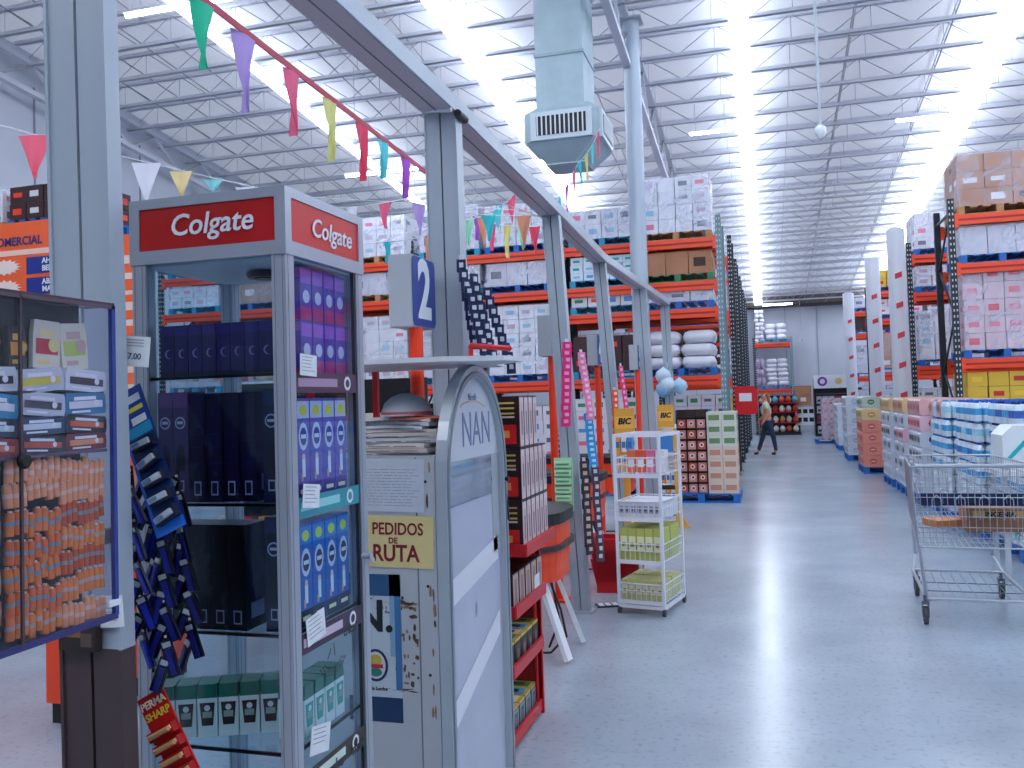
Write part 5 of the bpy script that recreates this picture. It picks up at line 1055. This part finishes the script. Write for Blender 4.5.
for rw, (h, cols) in enumerate(((.026, [('#6a1c20', '#d07a40'), ('#1c2440', '#7aa0c0'), ('#8a2c28', '#c86a3c'), ('#1a2030', '#c05030'), ('#70202c', '#e09060')]), (.026, [('#0f2848', '#8fb4cc'), ('#702a24', '#d8a070'), ('#12283c', '#b8d0dc'), ('#204060', '#d0dce4'), ('#12202c', '#d06030')]),
                              (.034, [('#1c6fa4', '#d8dce4'), ('#b8bccc', '#22262e'), ('#2f8fb8', '#e4e4e8'), ('#c4c8d4', '#3a3a44'), ('#2a78a0', '#d8d8e0')]), (.034, [('#c8ccd6', '#1c1c22'), ('#c2c6d2', '#d8d03c'), ('#d4d6de', '#16161c'), ('#c8cad4', '#d8c83c'), ('#d6d8e0', '#402028')]))):
    for i, (c, c2) in enumerate(cols):
        o = put(bag(.082, h, c, c2, .035), 'sweet_bag', (AX-.009, .78+i*.0855, zz), 0, 'sweet bag, %s layer above inner shelf, %s from left, acrylic case' % (ORD[rw], ORD[i]), 'sweet bag', 'bags in the acrylic case'); o.rotation_euler = (R_.uniform(-.1, .1), 0, 0)
    zz += h+.001
for i, (y, w_, h, c, c2, c3) in enumerate(((.90, .055, .07, '#c23a2c', '#e0c040', '#202020'), (.965, .035, .07, '#d8d4d0', '#c83040', '#d8a050'), (1.015, .03, .06, '#2a2018', '#d8932c', '#c8a040'), (1.066, .05, .072, '#e0dcc8', '#c02838', '#e8d890'), (1.125, .052, .072, '#e4e2cc', '#b8cc5c', '#c8a8a0'))):
    o = put(bag(w_, h, c, c2, .008, c3), 'sweet_packet', (AX-.03, y, zz), 0, 'upright packet %s from the left on top of the bags in the acrylic case' % ORD[i], 'sweet packet', 'upright packets in the acrylic case'); o.rotation_euler.x = R_.uniform(-.1, .1)

# ================================================================== old white metal cabinet with papers
FX0, FX1, FY0, FY1, FZ = -1.78, -1.18, 3.02, 3.84, 1.45
t = thing('metal_cabinet', 'scratched white metal cabinet with taped notes behind the glass cabinet', 'cabinet', (0, 0, 0))
b = MB(); FW = mat('#b3b8c0', .45, 0, .08, 2); b.box(FX0, FX1, FY0, FY1, .02, FZ, FW); b.box(FX0+.02, FX1-.02, FY0+.02, FY1-.02, 0, .02, DARK)
b.box(FX1-.075, FX1-.07, FY0-.002, FY0, .02, FZ, mat('#7c7c84', .5))
for z in (1.2, .98, .66, 1.36): b.discY(FX1-.035, z, .006, FY0-.003, DARK, 8)
b.build('body', t)
R3 = random.Random(11); b = MB(); CHP = mat('#5a4232', .8, 0, .4, 40); CHP2 = mat('#8a6f58', .8, 0, .3, 40)
def chip(cx, cz, w_, h, m):
    n = 9; b.poly([(cx+w_/2*math.cos(2*math.pi*i/n)*R3.uniform(.6, 1.1), FY0-.0015-R3.uniform(0, .0008), cz+h/2*math.sin(2*math.pi*i/n)*R3.uniform(.6, 1.1)) for i in range(n)], m)
for k in range(46): chip(FX1-R3.uniform(.08, .26), .90+R3.uniform(-.035, .035), R3.uniform(.01, .035), R3.uniform(.006, .02), R3.choice([CHP, CHP2]))
for k in range(22): chip(FX1-R3.uniform(.075, .14), R3.uniform(.62, .88), R3.uniform(.006, .022), R3.uniform(.008, .03), R3.choice([CHP, CHP2]))
for k in range(10): chip(FX1-.165+R3.uniform(-.006, .006), R3.uniform(.66, .74), .014, .02, CHP)
for k in range(16): chip(FX1-R3.uniform(.08, .24), .60+R3.uniform(-.006, .006), R3.uniform(.02, .04), .004, CHP)
for k in range(16): chip(FX1-R3.uniform(.004, .03), R3.uniform(.5, 1.44), R3.uniform(.006, .014), R3.uniform(.02, .06), R3.choice([CHP, CHP2]))
b.build('chipped_paint', t)
b = MB(); ST = mat('#b8c4d0', .4); b.box(FX0+.26, FX0+.455, FY0-.002, FY0, .48, 1.02, ST); b.rectY(FX0+.43, FX0+.455, .6, 1.02, FY0-.003, mat('#3c6ea0', .4)); b.rectY(FX0+.41, FX0+.43, .72, 1.02, FY0-.003, mat('#7fa4c4', .4)); b.rectY(FX0+.24, FX0+.455, .94, 1.02, FY0-.003, mat('#2a5480', .4)); b.rectY(FX0+.24, FX0+.455, .48, .57, FY0-.003, mat('#16345c', .4))
b.text('N.', .16, mat('#161a22', .5), FY(FX0+.345, FY0-.004, .86), off=.004, ext=.0005); b.text('to', .045, mat('#161a22', .5), FY(FX0+.30, FY0-.004, .765), off=.001, ext=.0005)
b.discY(FX0+.35, .685, .05, FY0-.0035, mat('#1e2c50', .5), 20, .06); b.discY(FX0+.35, .685, .04, FY0-.0042, mat('#c8ccd4', .5), 20, .05); b.discY(FX0+.35, .705, .026, FY0-.005, mat('#c8b040', .5), 14, .02); b.rectY(FX0+.32, FX0+.38, .675, .69, FY0-.0056, mat('#b8283c', .5)); b.discY(FX0+.35, .66, .026, FY0-.005, mat('#2c7a70', .5), 14, .016)
b.text('de la Leche', .02, mat('#161a22', .5), FY(FX0+.35, FY0-.004, .60), off=.0004, ext=.0004); b.build('sticker', t)
b = MB(); b.text('cho  ntor', .07, mat('#18202c', .5), FY(FX0+.45, FY0-.003, .13), off=.001, ext=.0005); b.build('lettering', t)
b = MB(); b.box(-.135, .135, -.0015, 0, -.095, .1, mat('#c3c9d6', .8, 0, .05, 20))
for k in range(13):
    x = -.12
    while x < .09: l = R3.uniform(.01, .04); b.rectY(x, x+l, .06-k*.011, .0615-k*.011, -.002, mat('#6c7488', .8)); x += l+.006
o = b.build('handwritten_note', None, (-1.355, 3.0175, 1.345)); o.rotation_euler.y = .02; tag(o, 'white handwritten note taped high on the scratched metal cabinet', 'paper note')
b = MB(); b.box(-.13, .13, -.0015, 0, -.095, .095, mat('#dcc88e', .8, 0, .04, 10)); mr = mat('#7c1424', .7)
b.text('PEDIDOS', .062, mr, FY(-.012, -.0022, .045), off=.0012, ext=.0003, sx=.82); b.text('DE', .03, mr, FY(-.03, -.0022, .003), off=.0008, ext=.0003); b.text('RUTA', .085, mr, FY(-.02, -.0022, -.045), off=.002, ext=.0003, sx=.85)
o = b.build('handwritten_sign', None, (-1.318, 3.0165, 1.14)); o.rotation_euler.y = .015; tag(o, 'yellow card sign lettered in dark red on the scratched metal cabinet', 'paper sign')
# newspapers and cap on top
zc_ = FZ+.001
for k in range(9):
    b = MB(); w_, d_, th = R3.uniform(.32, .42), R3.uniform(.28, .34), R3.uniform(.008, .018); N = 10; c = mat(R3.choice(['#c8ccd6', '#b8bcc8', '#d4cfc8', '#c2b8b4']), .8, 0, .08, 20)
    top = []; bot = []
    for i in range(N+1):
        s = i/N*2-1; cz = .012*(1-s*s)*(k/9); bot.append((s*w_/2, cz)); top.append((s*w_/2*1.01, cz+th))
    b.prism(bot+top[::-1], 'y', -d_/2, d_/2, c, False)
    b.prism([(-w_/2-.006, .0), (-w_/2, -.0), (-w_/2, th), (-w_/2-.006, th*.8)], 'y', -d_/2, d_/2, c)
    for q in range(3): b.box(-w_*.45+q*w_*.3, -w_*.2+q*w_*.3, -d_/2-.001, -d_/2, th*.35, th*.5, mat('#4a4a54', .8))
    o = put(b.mesh('newspaper'), 'newspaper', (-1.425+R3.uniform(-.02, .02), 3.30, zc_), R3.uniform(-.1, .1), 'folded newspaper, %s from the bottom of the pile on the metal cabinet' % ORD[k], 'newspaper', 'newspapers piled on the metal cabinet'); zc_ += th+.001
t = thing('cap', 'grey rounded cap lying on the pile of newspapers', 'cap', (-1.38, 3.25, zc_+.012))
b = MB(); b.lathe([(.1, 0), (.1, .02), (.088, .05), (.06, .075), (.025, .087), (.004, .09)], (0, 0, 0), mat('#aeb2bc', .8), 20); b.lathe([(.101, .0), (.102, .008), (.1, .016)], (0, 0, 0), mat('#b0505a', .7), 20); b.build('crown', t)
b = MB(); b.prism([(-.07, -.06), (-.05, -.14), (0, -.16), (.05, -.14), (.07, -.06)], 'z', 0, .006, mat('#b4b8c2', .8)); b.build('brim', t); b = MB(); b.lathe([(.008, .088), (.008, .096), (.003, .099)], (0, 0, 0), mat('#30343c', .6), 8); b.build('button', t)
b = MB(); b.box(-.1, .1, -.06, .06, 0, .006, mat('#e0604c', .6)); put(b.mesh('leaflet'), 'leaflet', (-1.32, 3.2, zc_), .3, 'small red leaflet on the pile of newspapers', 'paper')
# ================================================================== arched display door panel
t = thing('arched_display', 'white arched display panel with tall letters and a mirror beside the metal cabinet', 'display stand', (-1.165, 3.405, 0))
def arch(hw, z0, spring, top, n=18): return [(-hw, z0), (hw, z0)]+[(hw*math.cos(math.pi*i/n), spring+(top-spring)*math.sin(math.pi*i/n)) for i in range(n+1)]
def arch_frame(hw, z0, sp_, tp, bw, xa, xb, m, b):
    o_ = arch(hw, z0, sp_, tp); i_ = arch(hw-bw, z0+bw, sp_, tp-bw); n = len(o_)
    for x, fl in ((xa, 1), (xb, 0)):
        vs = [(x, *p) for p in o_]+[(x, *p) for p in i_]; b.add(vs, [(k, (k+1) % n, n+(k+1) % n, n+k) for k in range(n)], m)
    vs = [(xa, *p) for p in o_]+[(xb, *p) for p in o_]; b.add(vs, [(k, (k+1) % n, n+(k+1) % n, n+k) for k in range(n)], m)
    vs = [(xa, *p) for p in i_]+[(xb, *p) for p in i_]; b.add(vs, [(k, (k+1) % n, n+(k+1) % n, n+k) for k in range(n)], m)
AF = mat('#b9c2cb', .3, .3)
b = MB(); arch_frame(.385, .0, 1.36, 1.795, .045, -.012, .03, AF, b); b.build('frame', t)
b = MB(); arch_frame(.375, .02, 1.35, 1.77, .02, .03, .036, mat('#8d97a1', .3, .4), b); b.build('bead', t)
b = MB(); P = [p for p in arch(.341, 1.42, 1.425, 1.75)]; b.prism(P, 'x', -.004, .008, mat('#c6ccd6', .35)); b.text('NAN', .2, mat('#7088b0', .4), FX(.0095, .045, 1.53), off=-.001, ext=.0006, sx=.84); b.text('Nestlé', .04, mat('#8a9ab0', .4), FX(.0095, .0, 1.665), ext=.0006)
for k in range(8): a = math.pi*(.25+k*.0625); a2 = a+math.pi*.05; b.bar((.0095, .22*math.cos(a), 1.57+.08*math.sin(a)), (.0095, .22*math.cos(a2), 1.57+.08*math.sin(a2)), .001, .006, mat('#d8c89c', .5))
b.build('upper_panel', t)
b = MB(); b.box(-.004, .006, -.341, .24, 1.25, 1.42, mat('#c9d0da', .06, .9)); b.box(-.004, .006, .24, .341, 1.0, 1.42, mat('#a7adb8', .3)); b.build('mirror', t)
b = MB(); b.box(-.004, .004, -.341, .341, .045, 1.25, mat('#b4b9cc', .25, 0, .06, 3)); b.build('lower_panel', t)
for (y0, z0, s_) in ((-.3, .88, .08), (-.3, .42, .22)):
    b = MB(); b.add([(.006, y0, z0), (.006, .3, z0+s_), (.006, .3, z0+s_+.1), (.006, y0, z0+.1)], [(0, 1, 2, 3)], mat('#d9dce6', .3)); b.build('tape', t)
b = MB(); b.rectX(-.02, .0, .78, .84, .0052, mat('#8a90a0', .5)); b.build('latch', t)
b = MB(); b.cyl((.03, .365, 1.3), (.045, .365, 1.3), .012, DARK, 10); b.cyl((.03, .365, 1.24), (.04, .365, 1.12), .006, DARK, 6); b.build('hinge', t)
# flat white board on top
t = thing('top_board', 'thin white board lying flat above the arched display', 'board', (0, 0, 0))
b = MB(); b.prism([(-1.85, 2.97), (-1.13, 2.99), (-.93, 3.12), (-.90, 3.3), (-1.08, 3.5), (-1.12, 3.75), (-1.85, 3.75)], 'z', 1.797, 1.815, mat('#d2d6de', .4)); b.build('board', t)
for (x, y) in ((-1.72, 3.7), (-1.27, 3.74), (-1.72, 3.1)): b = MB(); b.box(x-.012, x+.012, y-.012, y+.012, FZ+.0005, 1.797, RED); b.build('support_post', t)
b = MB(); b.tube([(-1.27, 3.74, 1.815), (-1.27, 3.74, 1.9), (-1.05, 3.62, 1.87)], .012, RED, 4); b.build('red_rail', t)
# ================================================================== red rack with boxed goods
t = thing('red_rack', 'red tiered metal rack full of small cartons beside the arched display', 'display rack', (-1.40, 3.97, 0))
tiers = [.03, .36, .64, .93]
b = MB()
for x in (0, .2):
    b.box(x-.008, x+.008, .57, .59, 0, 1.66, RED)
b.box(0, .2, .57, .585, .05, 1.66, mat('#8a1018', .5)); b.build('back_frame', t)
for k, z in enumerate(tiers):
    b = MB(); q = [-.04, -.02, 0, .06][k]; b.box(0, .235+q, 0, .57, z-.012, z, RED); b.box(.225+q, .24+q, 0, .57, z-.012, z+.045, RED); b.box(0, .235+q, -.008, 0, z-.012, z+.045, RED); b.build('tray', t)
for (x, y) in ((.01, .01), (.18, .01), (.18, .55)): b = MB(); b.cyl((x, y, 0), (x, y, .93), .008, RED, 6); b.build('leg', t)
def box_goods(w_, d_, h, front, side_, mark, nm='carton'):
    b = MB(); b.box(0, w_, 0, d_, 0, h, mat(front, .4)); b.rectY(w_*.08, w_*.92, h*.08, h*.45, -.001, mat('#d01c1c', .35)); b.rectY(w_*.25, w_*.75, h*.2, h*.34, -.0018, mat('#e89040', .4))
    for q in (.85, .75, .65, .58): b.rectY(w_*.12, w_*.88, h*q, h*(q+.035), -.001, mat('#c8b060' if q > .6 else '#c8c0b8', .5))
    b.rectX(d_*.06, d_*.94, h*.03, h*.97, w_+.001, mat(side_, .5)); b.rectX(d_*.25, d_*.75, h*.15, h*.85, w_+.0018, mat(mark, .5)); b.rectX(d_*.35, d_*.65, h*.25, h*.7, w_+.0024, mat('#8a7480', .5)); return b.mesh(nm)
gA = box_goods(.2, .075, .245, '#2a0e10', '#d8c4c8', '#cfb4b6'); gB = box_goods(.2, .1, .19, '#34100e', '#c8a89c', '#9c8078')
tn = ['lowest', 'second', 'third', 'top']
for lay in range(3):
    for i in range(6 if lay == 0 else 6 if lay == 1 else 4): put(gA, 'carton', (-1.40+.078, 3.985+i*.082, .9305+lay*.246), 0, 'dark red carton, %s layer, %s back, top tray of red rack' % (ORD[lay], ORD[i]), 'carton', 'cartons on the red rack')
for k, z in enumerate(tiers[:3]):
    me = gB if k == 2 else [box_goods(.19, .1, .12, '#2c4a5c', '#8fa0a8', '#48606a'), box_goods(.19, .1, .12, '#4a3a1c', '#2c3036', '#584c30')][k]
    for i in range(5): put(me, 'carton', (-1.39+[-.03, -.01, .01][k], 3.985+i*.112, z+.0008), 0, '%s carton, %s back, %s tray of red rack' % (['slate and grey', 'dark brown', 'red and pink'][k], ORD[i], tn[k]), 'carton', 'cartons on the red rack')
    if k < 2:
        for i in range(5):
            b = MB(); b.prism([(0, 0), (.1, 0), (.1, .012), (0, .012)], 'x', 0, .19, mat('#c8b058', .4)); b.poly([(.02, .01, .013), (.17, .01, .013), (.17, .09, .013), (.02, .09, .013)], mat(['#3a9ad0', '#3c8a48', '#d8d8c0'][i % 3], .4)); b.poly([(.06, .03, .014), (.14, .03, .014), (.14, .07, .014), (.06, .07, .014)], mat('#20242c', .4)); b.rectX(.01, .09, .002, .01, .191, mat('#e0c868', .4))
            put(b.mesh('tin'), 'flat_tin', (-1.39+[-.03, -.01][k], 3.985+i*.112, z+.122), 0, 'flat yellow-edged pack, %s back, %s tray of red rack' % (ORD[i], tn[k]), 'pack', 'flat packs on the red rack')
b = MB(); b.box(0, .002, -.05, .05, 0, .09, PAPER); put(b.mesh('price_tag'), 'price_tag', (-1.178, 4.42, .66), 0, 'white price tag sticking out from the red rack tray', 'price tag')
